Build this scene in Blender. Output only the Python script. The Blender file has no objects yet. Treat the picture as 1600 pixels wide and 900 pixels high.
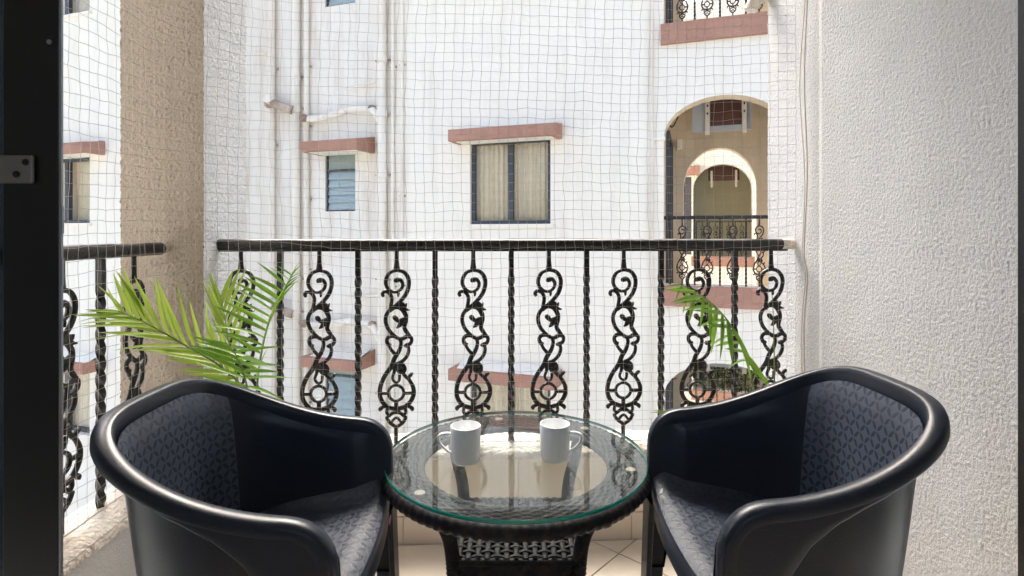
import bpy, math, random
from mathutils import Vector, Matrix, noise

S = bpy.context.scene
COL = S.collection
R = math.radians
random.seed(7)

# ------------------------------------------------------------------ camera, world, sun, exposure
YAW = 2.3                                   # the balcony stands square; the camera looks 2.3 deg to its right
cam_d = bpy.data.cameras.new('camera')
cam_d.sensor_width = 36.0
cam_d.lens = 36.0 * 847.0 / 1600.0
cam_d.shift_y = -85.0 / 1600.0
cam_d.clip_start = 0.02
cam_d.clip_end = 400.0
cam = bpy.data.objects.new('camera', cam_d)
COL.objects.link(cam)
cam.location = (0, 0, 1.08)
cam.rotation_euler = (R(90), 0, R(-YAW))
S.camera = cam

SUN_EL, SUN_AZ = 54.0, -8.0               # azimuth measured from +Y towards +X
W = bpy.data.worlds.new('World')
S.world = W
W.use_nodes = True
wn = W.node_tree
bg = wn.nodes['Background']
sky = wn.nodes.new('ShaderNodeTexSky')
sky.sky_type = 'NISHITA'
sky.sun_disc = False
sky.sun_elevation = R(SUN_EL)
sky.sun_rotation = R(SUN_AZ)
sky.air_density = 0.9
sky.dust_density = 6.5
sky.ozone_density = 0.6
wn.links.new(sky.outputs[0], bg.inputs[0])
bg.inputs[1].default_value = 0.125
sun_d = bpy.data.lights.new('sun', 'SUN')
sun_d.energy = 1.5
sun_d.angle = R(40)
sun_d.color = (1.0, 0.97, 0.915)
sun = bpy.data.objects.new('sun', sun_d)
COL.objects.link(sun)
sdir = Vector((math.sin(R(SUN_AZ)) * math.cos(R(SUN_EL)), math.cos(R(SUN_AZ)) * math.cos(R(SUN_EL)), math.sin(R(SUN_EL))))
sun.rotation_euler = sdir.to_track_quat('Z', 'Y').to_euler()
S.view_settings.view_transform = 'Standard'
S.view_settings.look = 'None'
S.view_settings.gamma = 1.0
S.view_settings.exposure = 2.2
S.view_settings.use_curve_mapping = False
S.render.engine = 'CYCLES'
S.cycles.max_bounces = 8
S.cycles.diffuse_bounces = 5
S.cycles.glossy_bounces = 4
S.cycles.use_adaptive_sampling = True
S.cycles.adaptive_threshold = 0.03
S.cycles.transparent_max_bounces = 16
S.cycles.use_denoising = True
S.cycles.caustics_reflective = False
S.cycles.caustics_refractive = False

# ------------------------------------------------------------------ materials
def nt(m): return m.node_tree
def base_mat(name, col, rough=0.6, spec=0.5, metal=0.0):
    m = bpy.data.materials.new(name)
    m.use_nodes = True
    p = nt(m).nodes['Principled BSDF']
    p.inputs['Base Color'].default_value = (*col, 1)
    p.inputs['Roughness'].default_value = rough
    p.inputs['Specular IOR Level'].default_value = spec
    p.inputs['Metallic'].default_value = metal
    return m
def N(m, t, **kw):
    n = nt(m).nodes.new(t)
    for k, v in kw.items(): setattr(n, k, v)
    return n
def L(m, a, b): nt(m).links.new(a, b)
def P(m): return nt(m).nodes['Principled BSDF']
def coords(m, scale=(1, 1, 1), space='Object'):
    tc = N(m, 'ShaderNodeTexCoord'); mp = N(m, 'ShaderNodeMapping')
    mp.inputs['Scale'].default_value = scale
    L(m, tc.outputs[space], mp.inputs[0])
    return mp.outputs[0]
def noise_n(m, vec, scale, detail=4, rough=0.6):
    n = N(m, 'ShaderNodeTexNoise'); n.inputs['Scale'].default_value = scale
    n.inputs['Detail'].default_value = detail; n.inputs['Roughness'].default_value = rough
    L(m, vec, n.inputs['Vector']); return n.outputs['Fac']
def ramp(m, fac, stops):
    r = N(m, 'ShaderNodeValToRGB'); L(m, fac, r.inputs[0])
    e = r.color_ramp.elements
    while len(e) < len(stops): e.new(0.5)
    for el, (p, c) in zip(e, stops):
        el.position = p; el.color = (*c, 1) if len(c) == 3 else c
    return r.outputs[0]
def mixc(m, fac, a, b, mode='MIX'):
    x = N(m, 'ShaderNodeMix', data_type='RGBA', blend_type=mode)
    if isinstance(fac, float): x.inputs[0].default_value = fac
    else: L(m, fac, x.inputs[0])
    for i, v in ((6, a), (7, b)):
        if isinstance(v, tuple): x.inputs[i].default_value = (*v, 1)
        else: L(m, v, x.inputs[i])
    return x.outputs[2]
def math_n(m, op, a, b=None):
    x = N(m, 'ShaderNodeMath', operation=op)
    for i, v in enumerate((a, b)):
        if v is None: continue
        if isinstance(v, (int, float)): x.inputs[i].default_value = v
        else: L(m, v, x.inputs[i])
    return x.outputs[0]
def bump(m, h, strength, dist):
    b = N(m, 'ShaderNodeBump'); b.inputs['Strength'].default_value = strength; b.inputs['Distance'].default_value = dist
    L(m, h, b.inputs['Height']); L(m, b.outputs[0], P(m).inputs['Normal'])

def stucco(name, ca, cb, cell=95.0, depth=0.006, strength=1.0, stain=0.0, staincol=(0.3, 0.22, 0.14), stretch=(1, 1, 0.85), pits=False):
    """Rough-cast plaster: splashed lumps with pits between them."""
    m = base_mat(name, ca, 0.92, 0.2)
    v = coords(m, stretch)
    n1 = noise_n(m, v, cell, 4 if pits else 2, 0.72 if pits else 0.5)
    n3 = noise_n(m, v, 2.1, 3, 0.6)
    h = n1
    if pits:
        vo = N(m, 'ShaderNodeTexVoronoi', feature='F1'); vo.inputs['Scale'].default_value = cell * 0.62
        L(m, v, vo.inputs['Vector'])
        h = math_n(m, 'ADD', math_n(m, 'MULTIPLY', n1, 1.5), math_n(m, 'MULTIPLY', vo.outputs['Distance'], -0.75))
    bump(m, h, strength, depth)
    c = mixc(m, ramp(m, n3, [(0.35, (0, 0, 0)), (0.7, (1, 1, 1))]), ca, cb)
    if stain > 0:
        sv = coords(m, (3.0, 3.0, 0.35))
        sn = noise_n(m, sv, 1.6, 6, 0.7)
        c = mixc(m, math_n(m, 'MULTIPLY', ramp(m, sn, [(0.50, (0, 0, 0)), (0.70, (1, 1, 1))]), stain), c, staincol)
    L(m, c, P(m).inputs['Base Color'])
    return m

M = {}
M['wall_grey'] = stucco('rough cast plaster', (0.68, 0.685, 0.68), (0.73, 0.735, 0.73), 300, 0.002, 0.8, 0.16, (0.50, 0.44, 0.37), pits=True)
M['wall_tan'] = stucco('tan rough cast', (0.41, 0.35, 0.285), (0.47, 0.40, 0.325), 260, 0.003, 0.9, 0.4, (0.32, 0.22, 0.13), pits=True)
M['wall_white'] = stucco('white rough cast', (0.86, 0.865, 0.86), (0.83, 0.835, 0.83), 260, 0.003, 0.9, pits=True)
M['facade'] = stucco('facade paint', (0.87, 0.82, 0.72), (0.85, 0.795, 0.695), 16, 0.012, 0.35, 0.22, (0.55, 0.47, 0.38), (1, 1, 1))
M['facade_warm'] = stucco('facade paint by the pipes', (0.83, 0.79, 0.72), (0.80, 0.75, 0.67), 16, 0.012, 0.35, 0.5, (0.58, 0.46, 0.35), (1, 1, 1))
M['cream'] = stucco('cream plaster', (0.72, 0.62, 0.48), (0.76, 0.66, 0.52), 30, 0.003, 0.4, 0.2)
M['sage'] = stucco('sage plaster', (0.54, 0.53, 0.41), (0.58, 0.57, 0.45), 30, 0.003, 0.4, 0.1)
M['ledge'] = stucco('ledge cement', (0.74, 0.66, 0.56), (0.82, 0.76, 0.68), 70, 0.012, 1.0, 0.45, (0.42, 0.30, 0.20))
M['terracotta'] = stucco('terracotta paint', (0.40, 0.215, 0.155), (0.45, 0.255, 0.19), 45, 0.004, 0.5, 0.35, (0.28, 0.17, 0.14))
M['room'] = base_mat('room paint', (0.78, 0.78, 0.77), 0.9)
M['ground'] = stucco('courtyard concrete', (0.30, 0.315, 0.30), (0.36, 0.375, 0.36), 8, 0.01, 0.4)

def iron(name, dusty):
    m = base_mat(name, (0.018, 0.016, 0.015), 0.35, 0.5)
    v = coords(m)
    n = noise_n(m, v, 60, 5, 0.65); n2 = noise_n(m, v, 7, 4, 0.6)
    c = mixc(m, ramp(m, n, [(0.5, (0, 0, 0)), (0.72, (1, 1, 1))]), (0.010, 0.0095, 0.0095), (0.028, 0.025, 0.023))
    geo = N(m, 'ShaderNodeNewGeometry'); sx = N(m, 'ShaderNodeSeparateXYZ'); L(m, geo.outputs['Normal'], sx.inputs[0])
    up = ramp(m, sx.outputs['Z'], [(0.55, (0, 0, 0)), (0.95, (1, 1, 1))])
    d = math_n(m, 'MULTIPLY', math_n(m, 'MULTIPLY', up, ramp(m, n2, [(0.42, (0, 0, 0)), (0.66, (1, 1, 1))])), dusty)
    c = mixc(m, d, c, (0.30, 0.28, 0.26))
    L(m, c, P(m).inputs['Base Color'])
    L(m, ramp(m, n, [(0.3, (0.22,) * 3), (0.75, (0.5,) * 3)]), P(m).inputs['Roughness'])
    bump(m, n, 0.25, 0.002)
    return m
M['iron'] = iron('black painted cast iron', 0.5)
M['iron_rail'] = iron('weathered black rail', 0.9)
M['iron_dust'] = iron('dusty cast iron', 1.0)

def tile_mat():
    m = base_mat('beige floor tile', (0.72, 0.62, 0.50), 0.32, 0.5)
    v = coords(m); n = noise_n(m, v, 6, 6, 0.65)
    oi = N(m, 'ShaderNodeObjectInfo')
    c = mixc(m, ramp(m, n, [(0.3, (0, 0, 0)), (0.72, (1, 1, 1))]), (0.73, 0.63, 0.51), (0.81, 0.725, 0.61))
    c = mixc(m, math_n(m, 'MULTIPLY', oi.outputs['Random'], 0.35), c, (0.75, 0.645, 0.53))
    L(m, c, P(m).inputs['Base Color']); bump(m, noise_n(m, v, 30, 3), 0.05, 0.002)
    return m
M['tile'] = tile_mat()
M['grout'] = base_mat('grout', (0.30, 0.24, 0.19), 0.9)

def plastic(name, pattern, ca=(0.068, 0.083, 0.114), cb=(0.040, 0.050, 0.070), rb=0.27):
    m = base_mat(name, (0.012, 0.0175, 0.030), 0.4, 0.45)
    v = coords(m); n = noise_n(m, v, 220, 2, 0.5); big = noise_n(m, v, 9, 4, 0.6)
    rg = ramp(m, big, [(0.3, (0.29,) * 3), (0.7, (0.40,) * 3)])
    if pattern:
        uv = N(m, 'ShaderNodeUVMap'); mp = N(m, 'ShaderNodeMapping'); mp.inputs['Scale'].default_value = (1, 1, 1)
        mp.inputs['Rotation'].default_value = (0, 0, R(45))
        L(m, uv.outputs[0], mp.inputs[0])
        fr = N(m, 'ShaderNodeVectorMath', operation='FRACTION'); L(m, mp.outputs[0], fr.inputs[0])
        sb = N(m, 'ShaderNodeVectorMath', operation='SUBTRACT'); L(m, fr.outputs[0], sb.inputs[0]); sb.inputs[1].default_value = (0.5, 0.5, 0)
        ab = N(m, 'ShaderNodeVectorMath', operation='ABSOLUTE'); L(m, sb.outputs[0], ab.inputs[0])
        sx = N(m, 'ShaderNodeSeparateXYZ'); L(m, ab.outputs[0], sx.inputs[0])
        mx = math_n(m, 'MAXIMUM', sx.outputs[0], sx.outputs[1]); mn = math_n(m, 'MINIMUM', sx.outputs[0], sx.outputs[1])
        om = math_n(m, 'SUBTRACT', 1.0, mx)
        d = math_n(m, 'SQRT', math_n(m, 'ADD', math_n(m, 'MULTIPLY', om, om), math_n(m, 'MULTIPLY', mn, mn)))
        pet = ramp(m, d, [(0.655, (1, 1, 1)), (0.685, (0, 0, 0))])       # interlaced circles: four-petal flowers
        rg = mixc(m, pet, ramp(m, big, [(0.3, (0.50,) * 3), (0.7, (0.56,) * 3)]), (rb, rb, rb))
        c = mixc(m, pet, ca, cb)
        L(m, c, P(m).inputs['Base Color'])
        h = math_n(m, 'ADD', math_n(m, 'MULTIPLY', pet, -1.0), math_n(m, 'MULTIPLY', n, 0.25))
        bump(m, h, 0.22, 0.0012)
    else:
        bump(m, n, 0.06, 0.001)
        dust = ramp(m, noise_n(m, v, 420, 2, 0.5), [(0.70, (0, 0, 0)), (0.74, (1, 1, 1))])
        scr = ramp(m, noise_n(m, coords(m, (8, 90, 90)), 6, 2, 0.5), [(0.66, (0, 0, 0)), (0.72, (1, 1, 1))])
        L(m, mixc(m, math_n(m, 'ADD', math_n(m, 'MULTIPLY', dust, 0.22), math_n(m, 'MULTIPLY', scr, 0.05)), (0.012, 0.0175, 0.030), (0.35, 0.34, 0.33)), P(m).inputs['Base Color'])
    L(m, rg, P(m).inputs['Roughness'])
    return m
M['plastic'] = plastic('black moulded plastic', False)
M['plastic_pat'] = plastic('black moulded plastic with petal relief', True)  # backrest base lightened: reflected sheen is put into the colour
M['plastic_seat'] = plastic('black moulded plastic seat with petal relief', True, (0.040, 0.050, 0.073), (0.024, 0.031, 0.046), 0.36)  # darker copy of the same plastic, base lowered against the seat's strong sheen
M['sticker'] = base_mat('pink sticker', (0.45, 0.2, 0.5), 0.4)

def wicker():
    m = base_mat('dark synthetic wicker', (0.022, 0.018, 0.017), 0.55, 0.13)
    v = coords(m); n = noise_n(m, v, 45, 3, 0.6)
    L(m, mixc(m, ramp(m, n, [(0.45, (0, 0, 0)), (0.7, (1, 1, 1))]), (0.016, 0.016, 0.019), (0.042, 0.031, 0.026)), P(m).inputs['Base Color'])
    return m
M['wicker'] = wicker()

def thin_glass(name, tint, refl_col=(1, 1, 1), dirt=0.0, ior=1.5):
    m = bpy.data.materials.new(name); m.use_nodes = True
    t = nt(m); t.nodes.remove(t.nodes['Principled BSDF'])
    out = t.nodes['Material Output']
    tr = N(m, 'ShaderNodeBsdfTransparent'); tr.inputs[0].default_value = (*tint, 1)
    gl = N(m, 'ShaderNodeBsdfGlossy'); gl.inputs[0].default_value = (*refl_col, 1); gl.inputs['Roughness'].default_value = 0.01
    lw = N(m, 'ShaderNodeLayerWeight'); lw.inputs[0].default_value = 0.5
    f0 = ((ior - 1) / (ior + 1)) ** 2                       # Schlick reflectance, the same from either side
    fr = math_n(m, 'ADD', math_n(m, 'MULTIPLY', math_n(m, 'POWER', lw.outputs['Facing'], 5.0), 1 - f0), f0)
    mx = N(m, 'ShaderNodeMixShader'); L(m, fr, mx.inputs[0]); L(m, tr.outputs[0], mx.inputs[1]); L(m, gl.outputs[0], mx.inputs[2])
    o = mx.outputs[0]
    if dirt > 0:
        df = N(m, 'ShaderNodeBsdfDiffuse'); df.inputs[0].default_value = (0.6, 0.62, 0.63, 1)
        m2 = N(m, 'ShaderNodeMixShader'); sm_ = noise_n(m, coords(m), 11, 5, 0.7)
        L(m, math_n(m, 'MULTIPLY', ramp(m, sm_, [(0.40, (0.25,) * 3), (0.72, (1, 1, 1))]), dirt * 2.2), m2.inputs[0])
        L(m, o, m2.inputs[1]); L(m, df.outputs[0], m2.inputs[2]); o = m2.outputs[0]
    L(m, o, out.inputs[0])
    return m
M['glass_top'] = thin_glass('table glass', (0.95, 0.985, 0.975), dirt=0.015, ior=1.55)
M['glass_edge'] = base_mat('glass edge green', (0.015, 0.30, 0.24), 0.12, 0.6)
M['pane'] = thin_glass('window pane', (0.95, 0.96, 0.96), dirt=0.03)
M['pane_dark'] = thin_glass('door pane', (0.10, 0.12, 0.14), dirt=0.004)
M['louvre'] = base_mat('frosted louvre glass', (0.36, 0.45, 0.47), 0.25, 0.5)
M['louvre_top'] = base_mat('frosted green glass', (0.28, 0.34, 0.31), 0.3, 0.5)
M['alu_dark'] = base_mat('dark anodised frame', (0.055, 0.06, 0.075), 0.45, 0.5)
M['alu_black'] = base_mat('black coated frame', (0.006, 0.006, 0.007), 0.35, 0.5)
M['alu'] = base_mat('aluminium edge', (0.30, 0.31, 0.34), 0.4, 0.5, 0.7)
M['steel'] = base_mat('worn steel plate', (0.26, 0.25, 0.24), 0.42, 0.5, 0.9)
M['screw'] = base_mat('dark screw', (0.03, 0.028, 0.026), 0.4, 0.5, 0.8)
def cloth():
    m = base_mat('cream curtain', (0.74, 0.63, 0.45), 0.9, 0.1)
    v = coords(m, (1, 1, 0.02)); n = noise_n(m, v, 24, 3, 0.6)
    L(m, mixc(m, n, (0.84, 0.68, 0.44), (0.92, 0.79, 0.57)), P(m).inputs['Base Color'])
    return m
M['curtain'] = cloth()
M['pipe'] = stucco('painted pipe', (0.84, 0.79, 0.70), (0.80, 0.74, 0.64), 20, 0.002, 0.3, 0.45, (0.50, 0.38, 0.28), (1, 1, 1))
M['rust'] = stucco('grimy pipe joint', (0.30, 0.20, 0.14), (0.60, 0.51, 0.43), 25, 0.01, 0.8, 0.6, (0.14, 0.08, 0.05), (1, 1, 1))
M['brown'] = base_mat('brown painted wood', (0.085, 0.032, 0.024), 0.5)
M['greyblue'] = base_mat('grey blue board', (0.42, 0.46, 0.50), 0.6)
M['white'] = base_mat('white bracket', (0.72, 0.66, 0.60), 0.6)
M['porcelain'] = base_mat('white glazed porcelain', (0.88, 0.90, 0.91), 0.12, 0.6)
M['pad'] = base_mat('clear tan pad', (0.42, 0.36, 0.28), 0.25, 0.6)
M['net'] = base_mat('nylon twine', (0.50, 0.455, 0.40), 0.7, 0.3)
M['cord'] = base_mat('cream cord', (0.62, 0.56, 0.47), 0.8, 0.2)
M['pot'] = base_mat('grey plastic pot', (0.10, 0.10, 0.10), 0.6)
M['soil'] = base_mat('soil', (0.05, 0.035, 0.025), 0.95)
def leaf(name, a, b, tr):
    m = bpy.data.materials.new(name); m.use_nodes = True
    p = P(m); p.inputs['Roughness'].default_value = 0.38
    oi = N(m, 'ShaderNodeObjectInfo'); v = coords(m, (1, 1, 1)); n = noise_n(m, v, 14, 2)
    f = math_n(m, 'ADD', math_n(m, 'MULTIPLY', oi.outputs['Random'], 0.7), math_n(m, 'MULTIPLY', n, 0.3))
    c = mixc(m, f, a, b); L(m, c, p.inputs['Base Color'])
    t = N(m, 'ShaderNodeBsdfTranslucent'); c2 = mixc(m, 0.55, c, tr); L(m, c2, t.inputs[0])
    mx = N(m, 'ShaderNodeMixShader'); mx.inputs[0].default_value = 0.42
    L(m, p.outputs[0], mx.inputs[1]); L(m, t.outputs[0], mx.inputs[2]); L(m, mx.outputs[0], nt(m).nodes['Material Output'].inputs[0])
    return m
M['leaf'] = leaf('palm leaflet', (0.10, 0.25, 0.03), (0.20, 0.36, 0.05), (0.32, 0.55, 0.06))
M['leaf_light'] = leaf('light palm leaflet', (0.25, 0.37, 0.05), (0.36, 0.48, 0.08), (0.56, 0.72, 0.12))
M['leaf_dark'] = leaf('dark shrub leaf', (0.02, 0.06, 0.015), (0.05, 0.11, 0.03), (0.10, 0.2, 0.03))
M['stem'] = base_mat('palm stem', (0.17, 0.25, 0.05), 0.45)

# ------------------------------------------------------------------ mesh helpers
class MB:
    def __init__(s): s.v = []; s.f = []; s.m = []; s.uv = None
    def quad(s, a, b, c, d, mi=0):
        n = len(s.v); s.v += [a, b, c, d]; s.f.append((n, n + 1, n + 2, n + 3)); s.m.append(mi)
    def poly(s, pts, mi=0):
        n = len(s.v); s.v += list(pts); s.f.append(tuple(range(n, n + len(pts)))); s.m.append(mi)
    def box(s, x0, x1, y0, y1, z0, z1, mi=0):
        n = len(s.v)
        s.v += [(x0, y0, z0), (x1, y0, z0), (x1, y1, z0), (x0, y1, z0), (x0, y0, z1), (x1, y0, z1), (x1, y1, z1), (x0, y1, z1)]
        for q in ((0, 3, 2, 1), (4, 5, 6, 7), (0, 1, 5, 4), (1, 2, 6, 5), (2, 3, 7, 6), (3, 0, 4, 7)):
            s.f.append(tuple(n + i for i in q)); s.m.append(mi)
    def grid(s, rows, closed_u=False, closed_v=False, mi=0):
        """rows: list of rows of points"""
        n = len(s.v); a = len(rows); b = len(rows[0])
        for r in rows: s.v += [tuple(p) for p in r]
        for i in range(a if closed_v else a - 1):
            for j in range(b if closed_u else b - 1):
                i2 = (i + 1) % a; j2 = (j + 1) % b
                s.f.append((n + i * b + j, n + i * b + j2, n + i2 * b + j2, n + i2 * b + j)); s.m.append(mi)
    def tube(s, pts, r, k=8, ref=None, flat=1.0, caps=True, mi=0, twist=None):
        pts = [Vector(p) for p in pts]; rows = []
        prev = None
        for i, p in enumerate(pts):
            t = (pts[min(i + 1, len(pts) - 1)] - pts[max(i - 1, 0)])
            if t.length < 1e-9: t = Vector((0, 0, 1))
            t.normalize()
            if ref is not None: b = Vector(ref)
            elif prev is not None: b = prev
            else: b = Vector((0, 0, 1)) if abs(t.z) < 0.9 else Vector((1, 0, 0))
            b = (b - t * b.dot(t))
            if b.length < 1e-6: b = Vector((1, 0, 0)) - t * t.x
            b.normalize(); prev = b
            c = t.cross(b)
            rr = r[i] if isinstance(r, (list, tuple)) else r
            ff = flat if ref is None else flat
            off = twist[i] if twist else 0
            rows.append([tuple(p + (c * math.cos(off + 2 * math.pi * j / k) * rr + b * math.sin(off + 2 * math.pi * j / k) * (rr if ref is None else ff))) for j in range(k)])
        n0 = len(s.v)
        s.grid(rows, closed_u=True, mi=mi)
        if caps:
            s.f.append(tuple(n0 + j for j in reversed(range(k)))); s.m.append(mi)
            e = n0 + (len(pts) - 1) * k
            s.f.append(tuple(e + j for j in range(k))); s.m.append(mi)
    def lathe(s, prof, k=32, c=(0, 0, 0), mi=0):
        rows = [[(c[0] + r * math.cos(2 * math.pi * j / k), c[1] + r * math.sin(2 * math.pi * j / k), c[2] + z) for j in range(k)] for r, z in prof]
        s.grid(rows, closed_u=True, mi=mi)
    def mesh(s, name, mats, smooth=False, sharp=40):
        me = bpy.data.meshes.new(name); me.from_pydata(s.v, [], s.f); me.update()
        for m in (mats if isinstance(mats, (list, tuple)) else [mats]): me.materials.append(m)
        for p, i in zip(me.polygons, s.m): p.material_index = i; p.use_smooth = smooth
        if smooth and sharp: me.set_sharp_from_angle(angle=R(sharp))
        return me
    def build(s, name, mats, parent=None, smooth=False, sharp=40, bevel=0.0):
        o = bpy.data.objects.new(name, s.mesh(name, mats, smooth, sharp)); COL.objects.link(o)
        if parent: o.parent = parent
        if bevel:
            b = o.modifiers.new('bevel', 'BEVEL'); b.width = bevel; b.segments = 2; b.limit_method = 'ANGLE'; b.angle_limit = R(40)
        return o
def link(name, me, parent=None, loc=(0, 0, 0), rot=(0, 0, 0), scale=None):
    o = bpy.data.objects.new(name, me); COL.objects.link(o); o.parent = parent; o.location = loc; o.rotation_euler = rot
    if scale: o.scale = scale
    return o
def empty(name, loc=(0, 0, 0), rz=0.0, parent=None):
    o = bpy.data.objects.new(name, None); COL.objects.link(o); o.location = loc; o.rotation_euler = (0, 0, rz); o.parent = parent
    o.empty_display_size = 0.1
    return o
def tag(o, label=None, cat=None, group=None, kind=None):
    if label: o['label'] = label
    if cat: o['category'] = cat
    if group: o['group'] = group
    if kind: o['kind'] = kind
    return o
def weld(o, d=1e-5):
    import bmesh
    bm = bmesh.new(); bm.from_mesh(o.data); bmesh.ops.remove_doubles(bm, verts=bm.verts, dist=d)
    bmesh.ops.recalc_face_normals(bm, faces=bm.faces); bm.to_mesh(o.data); bm.free()
def spline(pts, n=8):
    """Catmull-Rom through points given as tuples of any length"""
    out = []; q = [pts[0]] + list(pts) + [pts[-1]]
    for i in range(1, len(q) - 2):
        for k in range(n):
            t = k / n
            out.append(tuple(0.5 * (2 * b + (c - a) * t + (2 * a - 5 * b + 4 * c - d) * t * t + (3 * b - a - 3 * c + d) * t ** 3)
                             for a, b, c, d in zip(q[i - 1], q[i], q[i + 1], q[i + 2])))
    out.append(tuple(pts[-1])); return out
def hash_noise(*a): return noise.noise(Vector(a))

# ------------------------------------------------------------------ setting: ground, room and balcony shell
g = MB(); g.quad((-150, -150, -7.2), (150, -150, -7.2), (150, 150, -7.2), (-150, 150, -7.2))
tag(g.build('ground', M['ground']), kind='structure')

XR, XL, YF = 1.12, -0.965, 1.866            # right wall, pier side, pier inner face
def slab(name, *b, mat='room'):
    m = MB(); m.box(*b); return tag(m.build(name, M[mat]), kind='structure')
slab('balcony_ceiling', -1.4, 1.32, 1.06, 2.30, 2.78, 2.93, mat='ledge')
slab('room_ceiling', -2.2, 2.2, -3.3, 1.058, 2.78, 2.93)
slab('room_floor', -2.2, 2.2, -3.3, 0.40, -0.15, -0.006, mat='tile')
rb = MB()
for bx_ in ((-2.2, -0.8, -3.45, -3.302, -0.15, 2.93), (0.8, 2.2, -3.45, -3.302, -0.15, 2.93), (-0.8, 0.8, -3.45, -3.302, -0.15, 0.9), (-0.8, 0.8, -3.45, -3.302, 2.3, 2.93)): rb.box(*bx_)  # opening in this unseen wall is added to let fill daylight in
tag(rb.build('room_wall_back', M['room']), kind='structure')
slab('room_wall_left', -2.35, -2.202, -3.45, 1.0, -0.15, 2.93)
slab('room_wall_right', 2.202, 2.35, -3.45, 1.0, -0.15, 2.93)

# floor: diagonal tiles
fl = MB(); fl.box(-1.0, XR, 0.402, 1.897, -0.15, -0.004)
floor = tag(fl.build('floor', M['grout']), kind='structure')
T = 0.298
def clip_poly(poly, xmin, xmax, ymin, ymax):
    def cut(p, f):
        out = []
        for i in range(len(p)):
            a, b = p[i], p[(i + 1) % len(p)]; fa, fb = f(a), f(b)
            if fa >= 0: out.append(a)
            if (fa > 0) != (fb > 0) and fa != fb and (fa >= 0) != (fb >= 0):
                t = fa / (fa - fb); out.append((a[0] + (b[0] - a[0]) * t, a[1] + (b[1] - a[1]) * t))
        return out
    for f in (lambda q: q[0] - xmin, lambda q: xmax - q[0], lambda q: q[1] - ymin, lambda q: ymax - q[1]):
        if not poly: return poly
        poly = cut(poly, f)
    return poly
for i in range(-9, 10):
    for j in range(-9, 10):
        s = 0.302 / math.sqrt(2); cx, cy = -0.42 + (i - j) * s, 1.60 + (i + j) * s
        h = T / math.sqrt(2)
        p = clip_poly([(cx - h, cy), (cx, cy - h), (cx + h, cy), (cx, cy + h)], -0.998, XR - 0.002, 0.404, 1.893)
        if len(p) < 3: continue
        m = MB(); z = random.uniform(-0.0006, 0.0006)
        m.poly([(x, y, z) for x, y in p])
        for k in range(len(p)):
            a, b = p[k], p[(k + 1) % len(p)]
            m.quad((a[0], a[1], -0.0035), (b[0], b[1], -0.0035), (b[0], b[1], z), (a[0], a[1], z))
        o = m.build('tile', M['tile'], floor)

# right wall: real relief on the rough cast
def relief_wall(name, u0, u1, z0, z1, step, fn, mat, amp, seed, parent=None, fq=1.0):
    nu = max(2, int((u1 - u0) / step)); nz = max(2, int((z1 - z0) / step)); rows = []
    for i in range(nz + 1):
        z = z0 + (z1 - z0) * i / nz; r = []
        for j in range(nu + 1):
            u = u0 + (u1 - u0) * j / nu
            n_ = noise.noise(Vector((u * 98 * fq + seed, z * 86 * fq, seed))) + 0.55 * noise.noise(Vector((u * 200 * fq, z * 180 * fq + seed, 3.1)))
            d = amp * (n_ - 0.9 * max(0.0, -n_ - 0.25)) + 0.0012 * noise.noise(Vector((u * 9, z * 8, seed)))
            r.append(fn(u, z, d))
        rows.append(r)
    m = MB(); m.grid(rows); return m.build(name, M[mat], parent, smooth=True, sharp=None)
wl = empty('balcony_wall', (XR, 1.5, 0))
tag(wl, 'pale grey rough cast side wall right of the seat by the railing', 'wall')
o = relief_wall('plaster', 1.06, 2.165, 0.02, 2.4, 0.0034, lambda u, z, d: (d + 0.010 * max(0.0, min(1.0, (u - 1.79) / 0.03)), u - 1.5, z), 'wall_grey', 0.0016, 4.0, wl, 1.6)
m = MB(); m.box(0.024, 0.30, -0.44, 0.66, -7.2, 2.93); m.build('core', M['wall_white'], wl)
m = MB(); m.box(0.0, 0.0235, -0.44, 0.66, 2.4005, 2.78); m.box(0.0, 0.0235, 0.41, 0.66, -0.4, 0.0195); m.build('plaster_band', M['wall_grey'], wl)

# left corner pier: tan towards the room, white towards the opening
pier = empty('corner_pier', (XL - 0.135, 2.02, 0))
tag(pier, 'square rough cast corner pier, tan on one face and white on the next', 'pier')
x0 = XL - 0.272
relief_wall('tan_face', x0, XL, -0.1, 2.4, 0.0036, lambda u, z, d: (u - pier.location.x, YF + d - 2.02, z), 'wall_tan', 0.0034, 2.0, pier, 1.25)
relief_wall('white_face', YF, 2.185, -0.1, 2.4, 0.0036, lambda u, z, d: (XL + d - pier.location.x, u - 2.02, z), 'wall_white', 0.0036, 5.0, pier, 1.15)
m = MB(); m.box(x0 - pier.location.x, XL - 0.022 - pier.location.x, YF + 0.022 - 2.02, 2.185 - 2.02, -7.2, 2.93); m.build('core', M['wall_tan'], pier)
m = MB(); m.box(x0 - pier.location.x, XL - pier.location.x, YF - 2.02, 2.185 - 2.02, 2.4005, 2.78); m.build('pier_head', M['wall_tan'], pier)

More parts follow.
